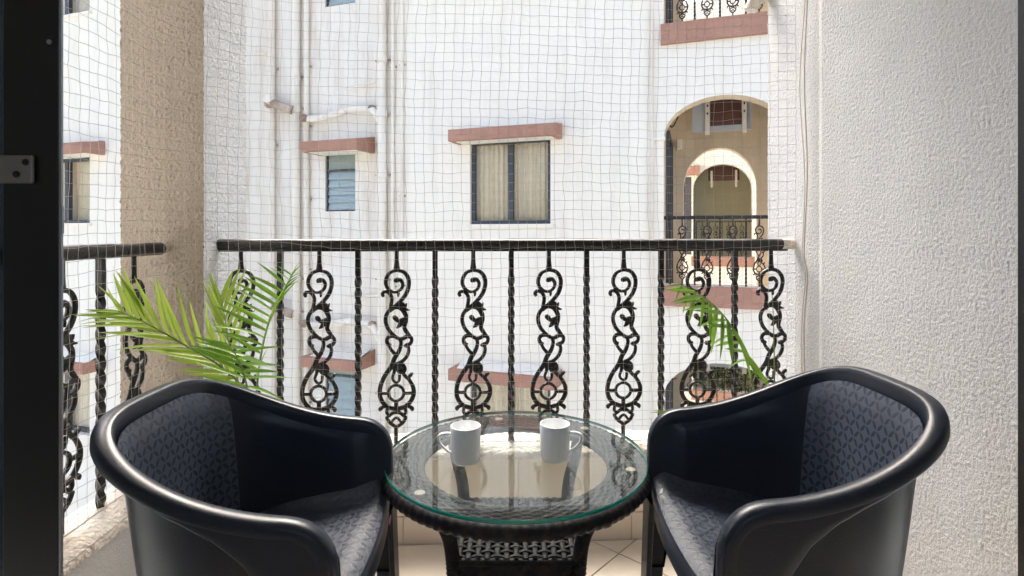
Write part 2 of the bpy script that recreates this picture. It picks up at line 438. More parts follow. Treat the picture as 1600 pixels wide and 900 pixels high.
# parapets
par = empty('front_parapet', (0, 1.96, 0))
tag(par, 'low beige tiled parapet with lumpy cement top under the black railing', 'parapet')
m = MB(); m.box(XL - 0.01, XR + 0.008, 1.905 - 1.96, 2.09 - 1.96, -0.45, 0.30); m.build('core', M['ledge'], par)
def ledge_mesh(u0, u1, w0, w1, zt, swap, seed):
    rows = []; nu = int((u1 - u0) / 0.012)
    prof = [(w0 + 0.004, zt - 0.028), (w0 - 0.002, zt - 0.018), (w0, zt - 0.006), (w0 + 0.012, zt), (w0 + 0.05, zt + 0.008), ((w0 + w1) / 2, zt + 0.012), (w1 - 0.03, zt + 0.006), (w1, zt - 0.01), (w1, zt - 0.03)]
    for i in range(nu + 1):
        u = u0 + (u1 - u0) * i / nu; r = []
        for k, (w, z) in enumerate(prof):
            a = noise.noise(Vector((u * 22, k * 0.7, seed))) * 0.006; b = noise.noise(Vector((u * 60, k * 1.3, seed + 7))) * 0.003
            ww, zz = w + (a if k < 3 else 0), z + (a + b if k > 1 else b)
            r.append((ww, u, zz) if swap else (u, ww, zz))
        rows.append(r)
    m = MB(); m.grid(rows); return m
o = ledge_mesh(XL - 0.005, XR + 0.004, 1.895 - 1.96, 2.10 - 1.96, 0.316, False, 1.0).build('ledge', M['ledge'], par, smooth=True, sharp=None)
# cladding tiles on the inner face
xs = [XL + 0.004, -0.70, -0.302, 0.098, 0.498, 0.898, XR - 0.006]
for a, b in zip(xs[:-1], xs[1:]):
    m = MB(); m.box(a + 0.001, b - 0.001, 1.8965 - 1.96, 1.9045 - 1.96, 0.098, 0.290); m.build('tile', M['tile'], par, bevel=0.001)
    m = MB(); m.box(a + 0.001 , b - 0.001, 1.8945 - 1.96, 1.9045 - 1.96, 0.0, 0.0955); m.build('tile', M['tile'], par, bevel=0.001)

sp = empty('side_parapet', (-1.08, 1.46, 0))
tag(sp, 'low grey plastered side parapet with cream top beside the dark door', 'parapet')
relief_wall('plaster', 1.06, YF - 0.002, -0.01, 0.30, 0.006, lambda u, z, d: (-1.0 + d + 1.08, u - 1.46, z), 'wall_grey', 0.0012, 6.0, sp)
m = MB(); m.box(-1.165 + 1.08, -1.012 + 1.08, 1.06 - 1.46, YF - 0.004 - 1.46, -0.45, 0.295); m.build('core', M['ledge'], sp)
m = ledge_mesh(1.06 - 1.46, YF - 0.003 - 1.46, -1.165 + 1.08, -0.997 + 1.08, 0.305, True, 3.0); m.build('ledge', M['ledge'], sp, smooth=True, sharp=None)
slab('room_wall_front', -2.2, -1.03, 1.002, 1.058, -0.15, 2.78)
slab('room_wall_end', 1.15, 2.2, 1.002, 1.058, -0.15, 2.78)

# ------------------------------------------------------------------ railings
K = 0.000771                                # metres per tracing unit
STROKES = [  # (points (x, y, half width)) traced on the casting, axis at x = 160, y down from the rail
    [(160, -10, 9), (160, 60, 9), (160, 92, 11), (160, 112, 14)],
    # big scroll: down the left side and in
    [(160, 116, 8), (128, 128, 8), (110, 160, 8.5), (113, 192, 8), (134, 214, 7.5), (160, 217, 7), (182, 202, 7), (187, 178, 7.5), (174, 160, 9), (158, 165, 12), (156, 174, 6)],
    [(165, 214, 7), (168, 228, 6), (166, 240, 3)],
    # right side sweeping down into the S
    [(160, 116, 8), (192, 124, 8.5), (213, 152, 9), (216, 188, 9), (204, 226, 9), (180, 258, 8.5), (150, 286, 8.5), (122, 308, 8.5), (108, 342, 8.5), (116, 382, 8.5), (138, 412, 8), (166, 436, 8)],
    # leaf hook on the left
    [(100, 240, 6), (94, 228, 8), (104, 216, 8), (124, 222, 8), (137, 246, 8), (134, 280, 8), (128, 304, 8)],
    # leaf on the right with spurs
    [(148, 288, 9), (176, 276, 13), (198, 284, 9), (206, 270, 2.5)],
    [(176, 280, 12), (200, 298, 8), (221, 303, 3)],
    # second scroll
    [(128, 308, 7), (152, 292, 7), (178, 296, 8), (198, 318, 10), (204, 346, 9), (196, 384, 9), (208, 408, 9), (228, 428, 4)],
    [(200, 342, 9), (184, 352, 12), (166, 352, 9), (152, 338, 11), (148, 328, 6)],
    [(186, 354, 13), (172, 376, 9), (160, 386, 3)],
    # double hook
    [(176, 440, 8), (152, 426, 8), (126, 426, 9), (114, 442, 8), (120, 462, 9), (134, 468, 8)],
    [(120, 456, 7), (132, 484, 7), (148, 504, 8), (160, 516, 8)],
    [(166, 436, 8), (188, 436, 9), (210, 426, 9), (228, 434, 8), (226, 456, 8), (206, 468, 10), (198, 462, 8)],
    [(176, 440, 8), (180, 462, 8), (170, 496, 9), (150, 528, 10), (138, 560, 10), (118, 592, 9.5)],
    [(210, 464, 7), (216, 490, 7.5), (208, 518, 8), (188, 540, 8), (160, 556, 9), (146, 572, 9)],
    # rosette block
    [(168, 550, 10), (176, 566, 22), (180, 584, 24), (178, 600, 12)],
    [(150, 572, 10), (148, 594, 7), (140, 618, 6), (146, 634, 6), (160, 640, 6), (172, 630, 6), (174, 604, 7)],
    # lyre
    [(138, 562, 9), (106, 608, 9.5), (86, 654, 9.5), (82, 700, 9.5), (98, 738, 9.5), (130, 760, 9), (160, 764, 9), (192, 758, 9), (222, 734, 9.5), (238, 700, 9.5), (236, 664, 9), (218, 630, 8), (200, 612, 8), (184, 592, 8)],
    [(216, 630, 7), (220, 612, 7), (230, 604, 9), (234, 606, 6)],
    [(82, 690, 8), (122, 690, 9)], [(194, 690, 9), (240, 690, 8)], [(158, 724, 9), (158, 766, 9)],
    # volutes and foot
    [(158, 768, 10), (124, 754, 8), (100, 754, 8), (84, 764, 9), (88, 772, 7)],
    [(158, 768, 10), (192, 754, 8), (216, 754, 8), (232, 764, 9), (228, 772, 7)],
    [(118, 758, 7), (114, 782, 7), (124, 796, 7), (110, 806, 6)],
    [(200, 758, 7), (202, 782, 7), (192, 796, 7), (206, 806, 6)],
    [(124, 798, 7), (142, 784, 8), (158, 780, 9), (176, 784, 8), (192, 798, 7)],
    [(112, 804, 7), (128, 828, 8), (146, 842, 8), (158, 848, 9), (172, 842, 8), (190, 828, 8), (204, 804, 7)],
    [(134, 830, 6), (146, 814, 6), (158, 806, 6), (170, 814, 6), (182, 830, 6)],
    [(158, 842, 10), (157, 862, 9), (157, 930, 9)],
]
def ornate_mesh(name, mat, sub=5, k=8):
    m = MB()
    for st in STROKES:
        pts = spline(st, sub) if len(st) > 2 else st
        m.tube([((x - 160) * K, 0, -(y - 20) * K) for x, y, w in pts], [w * K * 1.12 for x, y, w in pts], k=k, ref=(0, 1, 0), flat=0.0068)
    rows = 28
    ring = [(157 + 36 * math.cos(2 * math.pi * i / rows), 690 + 36 * math.sin(2 * math.pi * i / rows)) for i in range(rows + 1)]
    m.tube([((x - 160) * K, 0, -(y - 20) * K) for x, y in ring], 7.6 * K, k=k, ref=(0, 1, 0), flat=0.007, caps=False)
    # the head on the rosette stands proud
    for yy, r in ((572, 17), (588, 15)):
        m.lathe([(0.1 * r * K, r * K * .7), (0.6 * r * K, r * K * .6), (r * K, 0), (0.6 * r * K, -r * K * .6), (0.1 * r * K, -r * K * .7)], 10, ((178 - 160) * K, 0, -(yy - 20) * K))
    return m.mesh(name, mat, smooth=True, sharp=50)
def twist_mesh(name, mat, h=0.70, w=0.0106):
    m = MB(); n = 110; pts = []; tw = []
    for i in range(n + 1):
        z = -h * i / n; pts.append((0, 0, z))
        a = max(0.0, -z - 0.09) / 0.042 * (math.pi / 2)
        tw.append(math.pi / 4 + a)
    rows = []
    for p, a in zip(pts, tw):
        r = []
        for j in range(8):
            b = a + j * math.pi / 4; rr = w * (1.18 if j % 2 == 0 else 0.80)
            r.append((rr * math.cos(b), rr * math.sin(b), p[2]))
        rows.append(r)
    m.grid(rows, closed_u=True); return m.mesh(name, mat, smooth=True, sharp=60)
orn = ornate_mesh('baluster', M['iron'])
orn_d = orn.copy(); orn_d.materials.clear(); orn_d.materials.append(M['iron_dust'])
tws = twist_mesh('twisted_bar', M['iron'])
def rail_tube(pts, r, name, parent, mat='iron_rail', k=16):
    m = MB(); n = 60; a, b = Vector(pts[0]), Vector(pts[1])
    q = [a.lerp(b, i / n) + Vector((0, 0, 0.0012 * noise.noise(Vector((i * .35, 0, a.x))))) for i in range(n + 1)]
    m.tube(q, [r * (1 + 0.02 * noise.noise(Vector((i * .9, 2, a.y)))) for i in range(n + 1)], k); return m.build(name, M[mat], parent, smooth=True, sharp=50)
ZR = 1.042
fr = empty('front_railing', (0.08, 1.97, 0.33))
tag(fr, 'black cast iron balcony railing with scroll and twisted bars behind the glass table', 'railing')
ox, oy, oz = fr.location
rail_tube([(XL - 0.004 - ox, 0, ZR - oz), (1.082 - ox, 0, ZR - oz)], 0.0185, 'handrail', fr)
m = MB(); m.tube([(1.080 - ox, 0, ZR - oz), (XR + 0.002 - ox, 0, ZR - oz)], 0.021, 14); m.build('end_socket', M['ledge'], fr, smooth=True)
m = MB(); m.box(XL - ox, 1.10 - ox, -0.008, 0.008, ZR - 0.026 - oz, ZR - 0.0165 - oz); m.build('flat_bar', M['iron'], fr)
for i in range(8):
    x = -0.888 + i * 0.2755
    o = link('baluster', orn_d if i == 7 else orn, fr, (x - ox, 0, ZR - 0.02 - oz))
    if i == 7: o['label'] = 'dusty greyed scroll baluster'
    if i < 7: link('twisted_bar', tws, fr, (x + 0.138 - ox, 0, ZR - 0.02 - oz))
sr = empty('side_railing', (-1.09, 1.46, 0.31))
tag(sr, 'short black cast iron side railing by the open dark door', 'railing')
zs = 1.030
rail_tube([(0, 1.06 - 1.46, zs - 0.31), (0, YF - 0.03 - 1.46, zs - 0.31)], 0.0205, 'handrail', sr)
m = MB(); m.tube([(0, YF - 0.031 - 1.46, zs - 0.31), (0, YF + 0.003 - 1.46, zs - 0.31)], 0.017, 14); m.build('end_socket', M['ledge'], sr, smooth=True)
for i, y in enumerate((1.705, 1.563, 1.425, 1.287, 1.149)):
    link('baluster' if i % 2 == 0 else 'twisted_bar', orn if i % 2 == 0 else tws, sr, (0, y - 1.46, zs - 0.02 - 0.31), (0, 0, R(90)))

# ------------------------------------------------------------------ bird net
CELL = 0.0335
plan = spline([(1.112, 1.935), (0.5, 1.938), (0.0, 1.938), (-0.5, 1.938), (-0.80, 1.928), (-0.925, 1.855), (-0.985, 1.775), (-1.035, 1.66), (-1.045, 1.4), (-1.045, 1.08)], 40)
def resample(pl, d):
    out = [Vector(pl[0])]; acc = 0.0
    for a, b in zip(pl[:-1], pl[1:]):
        a, b = Vector(a), Vector(b); s = (b - a).length; t = d - acc
        while t <= s: out.append(a.lerp(b, t / s)); t += d
        acc = s - (t - d)
    return out
path = resample(plan, CELL)
nz = int((2.74 - 0.335) / CELL)
def net_pt(i, j):
    fi = i; p = path[max(0, min(len(path) - 1, i))]; q = path[min(len(path) - 1, i + 1)]
    t = (q - p); t = t.normalized() if t.length > 1e-6 else Vector((0, -1))
    nrm = Vector((-t.y, t.x))                    # towards the room is chosen below
    if nrm.y > 0 or (abs(nrm.y) < 0.3 and nrm.x < 0): nrm = -nrm
    z = 0.335 + j * CELL
    s = i * CELL
    edge = min(1.0, i / 4.0, j / 3.0 + 0.15)
    du = (0.020 * noise.noise(Vector((s * 1.6, z * 1.1, 1.0))) + 0.0065 * noise.noise(Vector((s * 15, z * 15, 4.0)))) * edge
    dz = 0.026 * noise.noise(Vector((s * 1.3, z * 1.5, 8.0))) + 0.0065 * noise.noise(Vector((s * 15, z * 15, 11.0)))
    sag = -0.022 * math.sin(min(1, s / 2.05) * math.pi) * (0.3 + 0.7 * abs(math.sin(z * 2.2)))
    dn = 0.004 + 0.006 * noise.noise(Vector((s * 3, z * 3, 20.0)))
    if s > 2.3: dn += 0.010; dz += (s - 2.3) * 0.03 * (1.2 - z)
    zz = max(0.336, z + dz + sag * (1 if j > 2 else 0.2))
    if abs(zz - ZR) < 0.03: dn = max(dn, 0.003)
    xy = p + t * du + nrm * dn
    return Vector((xy.x, xy.y, zz))
net = MB(); RT = 0.00066
pts = [[net_pt(i, j) for j in range(nz + 1)] for i in range(len(path))]
def thread(a, b, seed):
    mid = (a + b) / 2; w = 0.0022
    mid = mid + Vector((noise.noise(Vector((seed, 1.3, 0))) * w, noise.noise(Vector((seed, 5.3, 0))) * w * .5, noise.noise(Vector((seed, 9.3, 0))) * w))
    net.tube([a, mid, b], RT, 3, caps=False)
c = 0
for i in range(len(path)):
    for j in range(nz + 1):
        c += 0.737
        if j < nz: thread(pts[i][j], pts[i][j + 1], c)
        if i < len(path) - 1: thread(pts[i][j], pts[i + 1][j], c + 500)
bn = empty('bird_net', (0, 1.938, 0.33))
tag(bn, 'thin pale nylon bird net stretched over the balcony opening', 'net')
o = net.build('mesh_twine', M['net'], bn); o.matrix_parent_inverse = Matrix.Translation((0, -1.938, -0.33))
for zz in (0.336, 2.74):
    m = MB(); m.tube([(p.x, p.y, zz + 0.004 * noise.noise(Vector((p.x * 9, p.y * 9, zz)))) for p in path], 0.0022, 5)
    o = m.build('border_rope', M['cord'], bn, smooth=True); o.matrix_parent_inverse = Matrix.Translation((0, -1.938, -0.33))
m = MB()
cp = [(1.104, 1.80, 2.75), (1.103, 1.815, 2.2), (1.100, 1.838, 1.9), (1.102, 1.86, 1.62), (1.108, 1.853, 1.3), (1.106, 1.868, 1.02), (1.107, 1.85, 0.93), (1.108, 1.872, 0.75), (1.107, 1.866, 0.5), (1.106, 1.875, 0.33)]
m.tube(spline(cp, 14), 0.0024, 6)
o = m.build('edge_cord', M['cord'], bn, smooth=True); o.matrix_parent_inverse = Matrix.Translation((0, -1.938, -0.33))
m = MB(); m.tube([(x - 0.003 - 0.002 * math.sin(z * 9), y + 0.012 + 0.008 * math.sin(z * 5), z) for x, y, z in spline(cp[2:], 14)], 0.0016, 5)
o = m.build('edge_cord', M['cord'], bn, smooth=True); o.matrix_parent_inverse = Matrix.Translation((0, -1.938, -0.33))

# ------------------------------------------------------------------ door leaf and right jamb
dl = empty('sliding_door', (-0.90, 1.03, 0))
tag(dl, 'open black framed glass door leaf with steel latch plate', 'door')
m = MB(); m.box(0.014, 0.1125, -0.008, 0.004, 0.002, 2.70); m.build('stile', M['alu_black'], dl, bevel=0.002)
m = MB(); m.box(0.1128, 0.1178, -0.0085, -0.003, 0.002, 2.70); m.build('edge_profile', M['alu'], dl, bevel=0.001)
m = MB(); m.box(-0.60, 0.0135, -0.004, 0.000, 0.05, 2.66); m.build('pane', M['pane_dark'], dl)
m = MB(); m.box(-0.60, 0.0135, -0.008, 0.004, 0.002, 0.0495); m.build('bottom_rail', M['alu_black'], dl)
lt = MB(); lt.box(-0.09, 0.073, -0.016, -0.0085, 1.171, 1.222); lt = lt.build('latch', M['steel'], dl, bevel=0.003)
for x, z in ((0.061, 1.209), (0.045, 1.187)):
    m = MB(); m.lathe([(0.0002, 0.002), (0.005, 0.0018), (0.0062, 0.0)], 14); s_ = m.build('screw', M['screw'], lt, smooth=True)
    s_.rotation_euler = (R(90), 0, 0); s_.location = (x, -0.0165, z)
m = MB(); m.tube([(0.098, -0.0085, 1.429), (0.098, -0.0115, 1.429)], 0.0045, 10); m.build('bolt', M['alu'], dl)
for z in (0.985, 1.08):
    m = MB(); m.box(0.118, 0.1195, -0.0085, -0.004, z, z + 0.05); m.build('keeper', M['alu'], dl)
dj = empty('door_jamb', (1.09, 1.03, 0))
tag(dj, 'dark metal door jamb against the grey side wall', 'door jamb')
m = MB(); m.box(-0.008, 0.05, -0.03, 0.028, 0.002, 2.76); m.build('upright', M['alu_dark'], dj, bevel=0.003)
m = MB(); m.box(-0.002, 0.012, 0.0285, 0.046, 0.002, 2.76); m.build('track_fin', M['alu_black'], dj)
m = MB(); m.tube([(-0.0085, -0.008, 0.75), (-0.0105, -0.008, 0.75)], 0.004, 10); m.build('bolt', M['alu'], dj)

# ------------------------------------------------------------------ apartment building across the court
FA = R(-21.3); FO = Vector((math.sin(R(YAW)) * 7.0, math.cos(R(YAW)) * 7.0, 0.0))
HF = 3.06
def arch_pts(xa, xb, zs, zc, n=18):
    c, rx, rz = (xa + xb) / 2, (xb - xa) / 2, zc - zs
    return [(c - rx * math.cos(math.pi * i / n), zs + rz * math.sin(math.pi * i / n)) for i in range(n + 1)]
def wall_mesh(x0, x1, z0, z1, y, t, rects, arches, m=None, mi=0, mr=1):
    """front face at y, thickness t (towards +y), rectangular and arched openings with reveals"""
    m = m or MB()
    holes = [(a, b, c, d) for a, b, c, d in rects] + [(a, b, c, zc) for a, b, c, zs_, zc in arches]
    xs = sorted({x0, x1, *[h[0] for h in holes], *[h[1] for h in holes]}); zs_ = sorted({z0, z1, *[h[2] for h in holes], *[h[3] for h in holes]})
    xs = [v for v in xs if x0 <= v <= x1]; zs_ = [v for v in zs_ if z0 <= v <= z1]
    for a, b in zip(xs[:-1], xs[1:]):
        for c, d in zip(zs_[:-1], zs_[1:]):
            cx, cz = (a + b) / 2, (c + d) / 2
            if any(h[0] < cx < h[1] and h[2] < cz < h[3] for h in holes): continue
            m.quad((a, y, c), (b, y, c), (b, y, d), (a, y, d), mi); m.quad((b, y + t, c), (a, y + t, c), (a, y + t, d), (b, y + t, d), mr)
    for a, b, c, d in rects:
        for p, q in (((a, c), (a, d)), ((a, d), (b, d)), ((b, d), (b, c)), ((b, c), (a, c))):
            m.quad((p[0], y, p[1]), (q[0], y, q[1]), (q[0], y + t, q[1]), (p[0], y + t, p[1]), mi)
    for a, b, c, zsp, zc in arches:
        ar = arch_pts(a, b, zsp, zc)
        for p, q in zip(ar[:-1], ar[1:]):
            m.quad((p[0], y, p[1]), (q[0], y, q[1]), (q[0], y, zc), (p[0], y, zc), mi); m.quad((q[0], y + t, q[1]), (p[0], y + t, p[1]), (p[0], y + t, zc), (q[0], y + t, zc), mr)
        out = [(a, c)] + ar + [(b, c)]
        for p, q in zip(out[:-1], out[1:]):
            m.quad((p[0], y, p[1]), (q[0], y, q[1]), (q[0], y + t, q[1]), (p[0], y + t, p[1]), mr)
    return m
def sunshade(parent, xa, xb, z0, z1, dep, y=0.0, horn=0.05):
    m = MB(); y0 = y - dep; t = 0.07
    # front fascia, end fascias and slab; the right end kicks up a little
    m.box(xa, xb, y0, y0 + t, z0, z1, 0)
    m.box(xb - t, xb + 0.001, y0 + t, y - 0.001, z0 + 0.001, z1 + 0.001, 0)
    m.box(xa, xa + t, y0 + t, y - 0.001, z0 + 0.001, z1, 0)
    m.quad((xb + 0.002, y0, z1), (xb + 0.002, y - 0.002, z1 + horn), (xb + 0.002, y - 0.002, z1 - 0.02), (xb + 0.002, y0, z1 - 0.02), 0)
    m.box(xa + t, xb - t, y0 + t, y - 0.001, z0 - 0.001, z0 + 0.05, 1)
    m.quad((xa + t, y0 + t, z1 - 0.02), (xb - t, y0 + t, z1 - 0.02), (xb - t, y - 0.002, z1 + 0.07), (xa + t, y - 0.002, z1 + 0.07), 1)
    return m.build('sunshade', [M['terracotta'], M['facade']], parent)
def slide_window(parent, xa, xb, z0, z1, y=0.0, curtain=True):
    w = empty('window', (xa, y, z0), 0, parent); W_, H_ = xb - xa, z1 - z0; f = 0.045
    m = MB()
    m.box(0, W_, 0.04, 0.11, 0, f); m.box(0, W_, 0.04, 0.11, H_ - f, H_); m.box(0, f, 0.04, 0.11, f, H_ - f); m.box(W_ - f, W_, 0.04, 0.11, f, H_ - f)
    m.box(W_ / 2 - 0.035, W_ / 2 + 0.035, 0.035, 0.10, f, H_ - f)
    m.build('frame', M['alu_dark'], w)
    for a, b, yy in ((f, W_ / 2 - 0.035, 0.07), (W_ / 2 + 0.035, W_ - f, 0.085)):
        m = MB(); m.box(a, b, yy, yy + 0.006, f, H_ - f); m.build('pane', M['pane'], w)
    m = MB(); m.box(-0.05, W_ + 0.05, -0.03, 0.038, -0.045, -0.002); m.build('sill', M['facade'], w)
    if curtain:
        for k, (a, b) in enumerate(((-0.06, W_ * .53), (W_ * .48, W_ + 0.06))):
            rows = []
            for i in range(3):
                z = 0.0 + (H_) * i / 2
                rows.append([(a + (b - a) * j / 80, 0.165 + 0.03 * k + (0.016 + 0.014 * noise.noise(Vector((j * .11, k, xa)))) * math.sin(j * (0.62 + 0.12 * k) + 3.0 * noise.noise(Vector((j * .07, k + 5, xa))) + k) + 0.010 * math.sin(j * 1.37 + 2 * k + i * .5), z) for j in range(81)])
            m = MB(); m.grid(rows); m.build('curtain', M['curtain'], w, smooth=True, sharp=None)
    m = MB(); m.box(-0.25, W_ + 0.25, 0.9, 0.95, -0.3, H_ + 0.3); m.build('room_back', M['cream'], w)
    return w
def louvre_window(parent, xa, xb, z0, z1, y=0.0):
    w = empty('louvre_window', (xa, y, z0), 0, parent); W_, H_ = xb - xa, z1 - z0; f = 0.022
    m = MB(); m.box(0, W_, 0.03, 0.09, 0, f); m.box(0, W_, 0.03, 0.09, H_ - f, H_); m.box(0, f, 0.03, 0.09, f, H_ - f); m.box(W_ - f, W_, 0.03, 0.09, f, H_ - f)
    m.box(f, W_ - f, 0.03, 0.08, H_ * 0.69, H_ * 0.69 + 0.03); m.build('frame', M['alu_dark'], w)
    m = MB(); m.box(f, W_ - f, 0.055, 0.061, H_ * 0.69 + 0.03, H_ - f); m.build('pane', M['louvre_top'], w)
    n = 5; h = (H_ * 0.69 - f) / n
    for i in range(n):
        m = MB(); z = f + i * h
        m.poly([(f, 0.075, z + h * 1.04), (f, 0.042, z - 0.004), (W_ - f, 0.042, z - 0.004), (W_ - f, 0.075, z + h * 1.04)])
        m.poly([(f, 0.080, z + h * 1.04), (W_ - f, 0.080, z + h * 1.04), (W_ - f, 0.047, z - 0.004), (f, 0.047, z - 0.004)])
        m.quad((f, 0.042, z - 0.004), (f, 0.047, z - 0.004), (W_ - f, 0.047, z - 0.004), (W_ - f, 0.042, z - 0.004))
        m.build('louvre_slat', M['louvre'], w)
    m = MB(); m.box(-0.02, W_ + 0.02, 0.2, 0.22, -0.02, H_ + 0.02); m.build('room_back', M['cream'], w)
    return w
orn_far = ornate_mesh('far_baluster', M['iron'], 3, 6)
tws_far = twist_mesh('far_twisted_bar', M['iron'], 0.70)
def far_railing(parent, xa, xb, y, ztop, zbase):
    r = empty('railing', ((xa + xb) / 2, y, zbase), 0, parent); cx = (xa + xb) / 2
    m = MB(); m.tube([(xa - cx, 0, ztop - zbase), (xb - cx, 0, ztop - zbase)], 0.022, 10); m.build('handrail', M['iron_rail'], r, smooth=True)
    n = int((xb - xa) / 0.138)
    for i in range(n):
        x = xa + 0.07 + i * 0.138
        sc = (ztop - 0.02 - zbase) / 0.70
        if i % 2 == 0: link('twisted_bar', tws_far, r, (x - cx, 0, ztop - 0.02 - zbase), (0, 0, 0), (1, 1, sc))
        else: link('baluster', orn_far, r, (x - cx, 0, ztop - 0.02 - zbase), (0, 0, 0), (1, 1, sc))
    return r
def recess(parent, xa, xb, k, depth, back_arch, lower=False):
    """balcony behind an arch of storey k"""
    dz = k * HF; zf = 0.30 + dz
    m = MB(); y0, y1 = 0.232, depth; zc = 2.93 + dz
    m.quad((xa - .004, y0, zc), (xb + .12, y0, zc), (xb + .12, y1, zc), (xa - .004, y1, zc)); m.quad((xa - .004, y0, zf), (xa - .004, y1, zf), (xb + .12, y1, zf), (xb + .12, y0, zf))
    m.quad((xa - .004, y0, zf), (xa - .004, y0, zc), (xa - .004, y1, zc), (xa - .004, y1, zf)); m.quad((xb + .12, y0, zf), (xb + .12, y1, zf), (xb + .12, y1, zc), (xb + .12, y0, zc))
    if back_arch: wall_mesh(xa - .004, xb + .12, zf, zc, y1, 0.18, [], [(back_arch[0], back_arch[1], zf, 1.72 + dz, 2.29 + dz)], m, 0, 0)
    else: m.quad((xa - .004, y1, zf), (xb + .12, y1, zf), (xb + .12, y1, zc), (xa - .004, y1, zc))
    return m
XA, XB = 1.889, 3.20
bd = empty('apartment_building', FO, FA)
tag(bd, 'white apartment building across the court with terracotta sunshades, drain pipes and arched balconies', 'building')
storeys = (-1, 0, 1)
# wall right of the pipe duct
rects = []; arches = []
for k in storeys:
    dz = k * HF
    rects.append((-0.584, 0.512, 1.205 + dz, 2.30 + dz)); arches.append((XA, XB, 0.477 + dz, 2.21 + dz, 2.66 + dz))
wall_mesh(-1.93, 4.6, -7.2, 6.6, 0.0, 0.23, rects, arches).build('wall', [M['facade'], M['cream']], bd)
m = MB(); m.quad((-1.93, 0, -7.2), (-1.93, 0.15, -7.2), (-1.93, 0.15, 6.6), (-1.93, 0, 6.6)); m.box(-1.93, 4.6, 0.0, 1.88, 6.601, 6.75)
m.build('roof', M['facade'], bd)
# recessed bay with the pipes
rects = []
YD = 0.15
for k in storeys: rects.append((-3.013, -2.484, 1.412 + k * HF, 2.275 + k * HF))
wall_mesh(-5.1, -1.931, -7.2, 6.6, YD, 0.15, rects, []).build('duct_wall', [M['facade_warm'], M['cream']], bd)
m = MB(); m.box(-5.1, -5.0, -1.2, 0.14, -7.2, 6.6); m.build('return_wall', M['facade'], bd)
for k in storeys:
    dz = k * HF
    slide_window(bd, -0.584, 0.512, 1.205 + dz, 2.30 + dz, 0.0)
    sunshade(bd, -0.752, 0.663, 2.262 + dz, 2.408 + dz, 0.33)
    louvre_window(bd, -3.013, -2.484, 1.412 + dz, 2.275 + dz, YD)
    sunshade(bd, -3.088, -2.147, 2.242 + dz, 2.388 + dz, 0.45, YD, 0.09)
    # balcony slab band, railing and what is inside the arch
    m = MB(); m.box(XA - 0.03, XB + 0.12, -0.05, 0.0, 0.236 + dz, 0.474 + dz, 0); m.box(XA + 0.001, XB - 0.001, 0.001, 0.24, 0.40 + dz, 0.478 + dz, 1)
    m.build('slab_edge', [M['terracotta'], M['facade']], bd)
    far_railing(bd, XA - 0.0, XB + 0.05, 0.06, 1.268 + dz, 0.478 + dz)
    recess(bd, XA, XB, k, 1.55, (2.07, 3.03)).build('balcony_recess', M['cream'], bd)
    m = MB(); m.box(XA - 0.14, XA + 0.02, -0.03, -0.001, 2.17 + dz, 2.22 + dz); m.build('arch_cap', M['facade'], bd, bevel=0.008)
    dr = MB(); dr.box(XA + 0.001, XA + 0.045, 0.45, 0.52, 0.31 + dz, 2.3 + dz); dr.box(XA + 0.001, XA + 0.045, 0.9, 0.97, 0.31 + dz, 2.3 + dz); dr.box(XA + 0.001, XA + 0.045, 1.4, 1.47, 0.31 + dz, 2.3 + dz)
    dr.box(XA + 0.001, XA + 0.045, 0.45, 1.47, 2.3 + dz, 2.38 + dz); dr = dr.build('balcony_door', M['alu_dark'], bd)
    m = MB(); m.box(XA + 0.01, XA + 0.02, 0.52, 1.4, 0.31 + dz, 2.3 + dz); m.build('pane', M['pane_dark'], dr)
    # hanging pelmet board with brackets under the balcony ceiling
    pm = MB(); pm.box(2.20, 2.92, 0.90, 0.94, 2.41 + dz, 2.92 + dz, 0); pm = pm.build('pelmet', M['greyblue'], bd)
    m = MB(); m.box(2.42, 2.86, 0.885, 0.899, 2.48 + dz, 2.92 + dz); m.build('brown_panel', M['brown'], pm)
    for x in (2.36, 2.80):
        m = MB(); m.box(x, x + 0.055, 0.84, 0.86, 2.36 + dz, 2.90 + dz); m.box(x + 0.005, x + 0.05, 0.861, 0.8845, 2.40 + dz, 2.44 + dz); m.build('bracket', M['white'], pm)
        for zz in (2.62, 2.72, 2.80):
            m = MB(); m.box(x + 0.018, x + 0.036, 0.8385, 0.8398, zz + dz, zz + 0.03 + dz); m.build('slot', M['alu_black'], pm)
    m = MB(); m.tube(spline([(2.02, 0.5, 2.90 + dz), (2.05, 0.48, 2.62 + dz), (1.98, 0.42, 2.42 + dz), (1.93, 0.36, 2.44 + dz), (1.91, 0.30, 2.60 + dz)], 8), 0.009, 6); m.build('cable', M['alu_black'], bd, smooth=True)
    m = MB(); m.box(1.99, 2.06, 1.40, 1.52, 2.28 + dz, 2.42 + dz); m.build('wall_lamp_box', M['facade'], bd, bevel=0.01)
# vertical pipes
def vpipe(x, r, y, collars=(), mat='pipe', lo=-7.2, hi=6.6):
    m = MB(); m.tube([(x, y, lo), (x, y, hi)], r, 14); o = m.build('drain_pipe', M[mat], bd, smooth=True)
    for zc_ in collars:
        m = MB(); m.tube([(x, y, zc_ - 0.045), (x, y, zc_ + 0.045)], r * 1.22, 14); m.build('collar', M[mat], o, smooth=True)
        m = MB(); m.box(x - r * 1.9, x + r * 1.9, y + r * 0.2, y + r * 0.2 + 0.03, zc_ - 0.012, zc_ + 0.012); m.build('clip', M['rust'], o)
vpipe(-3.954, 0.052, 0.08, [z + k * HF for k in storeys for z in (2.45, 3.62)])
vpipe(-3.482, 0.060, 0.07, [z + k * HF for k in storeys for z in (2.96, 3.45)])
vpipe(-3.305, 0.036, 0.09, [z + k * HF for k in storeys for z in (2.70, 3.60, 1.60)])
vpipe(-1.889, 0.062, -0.07, [z + k * HF for k in storeys for z in (2.75, 3.5, 1.9)])
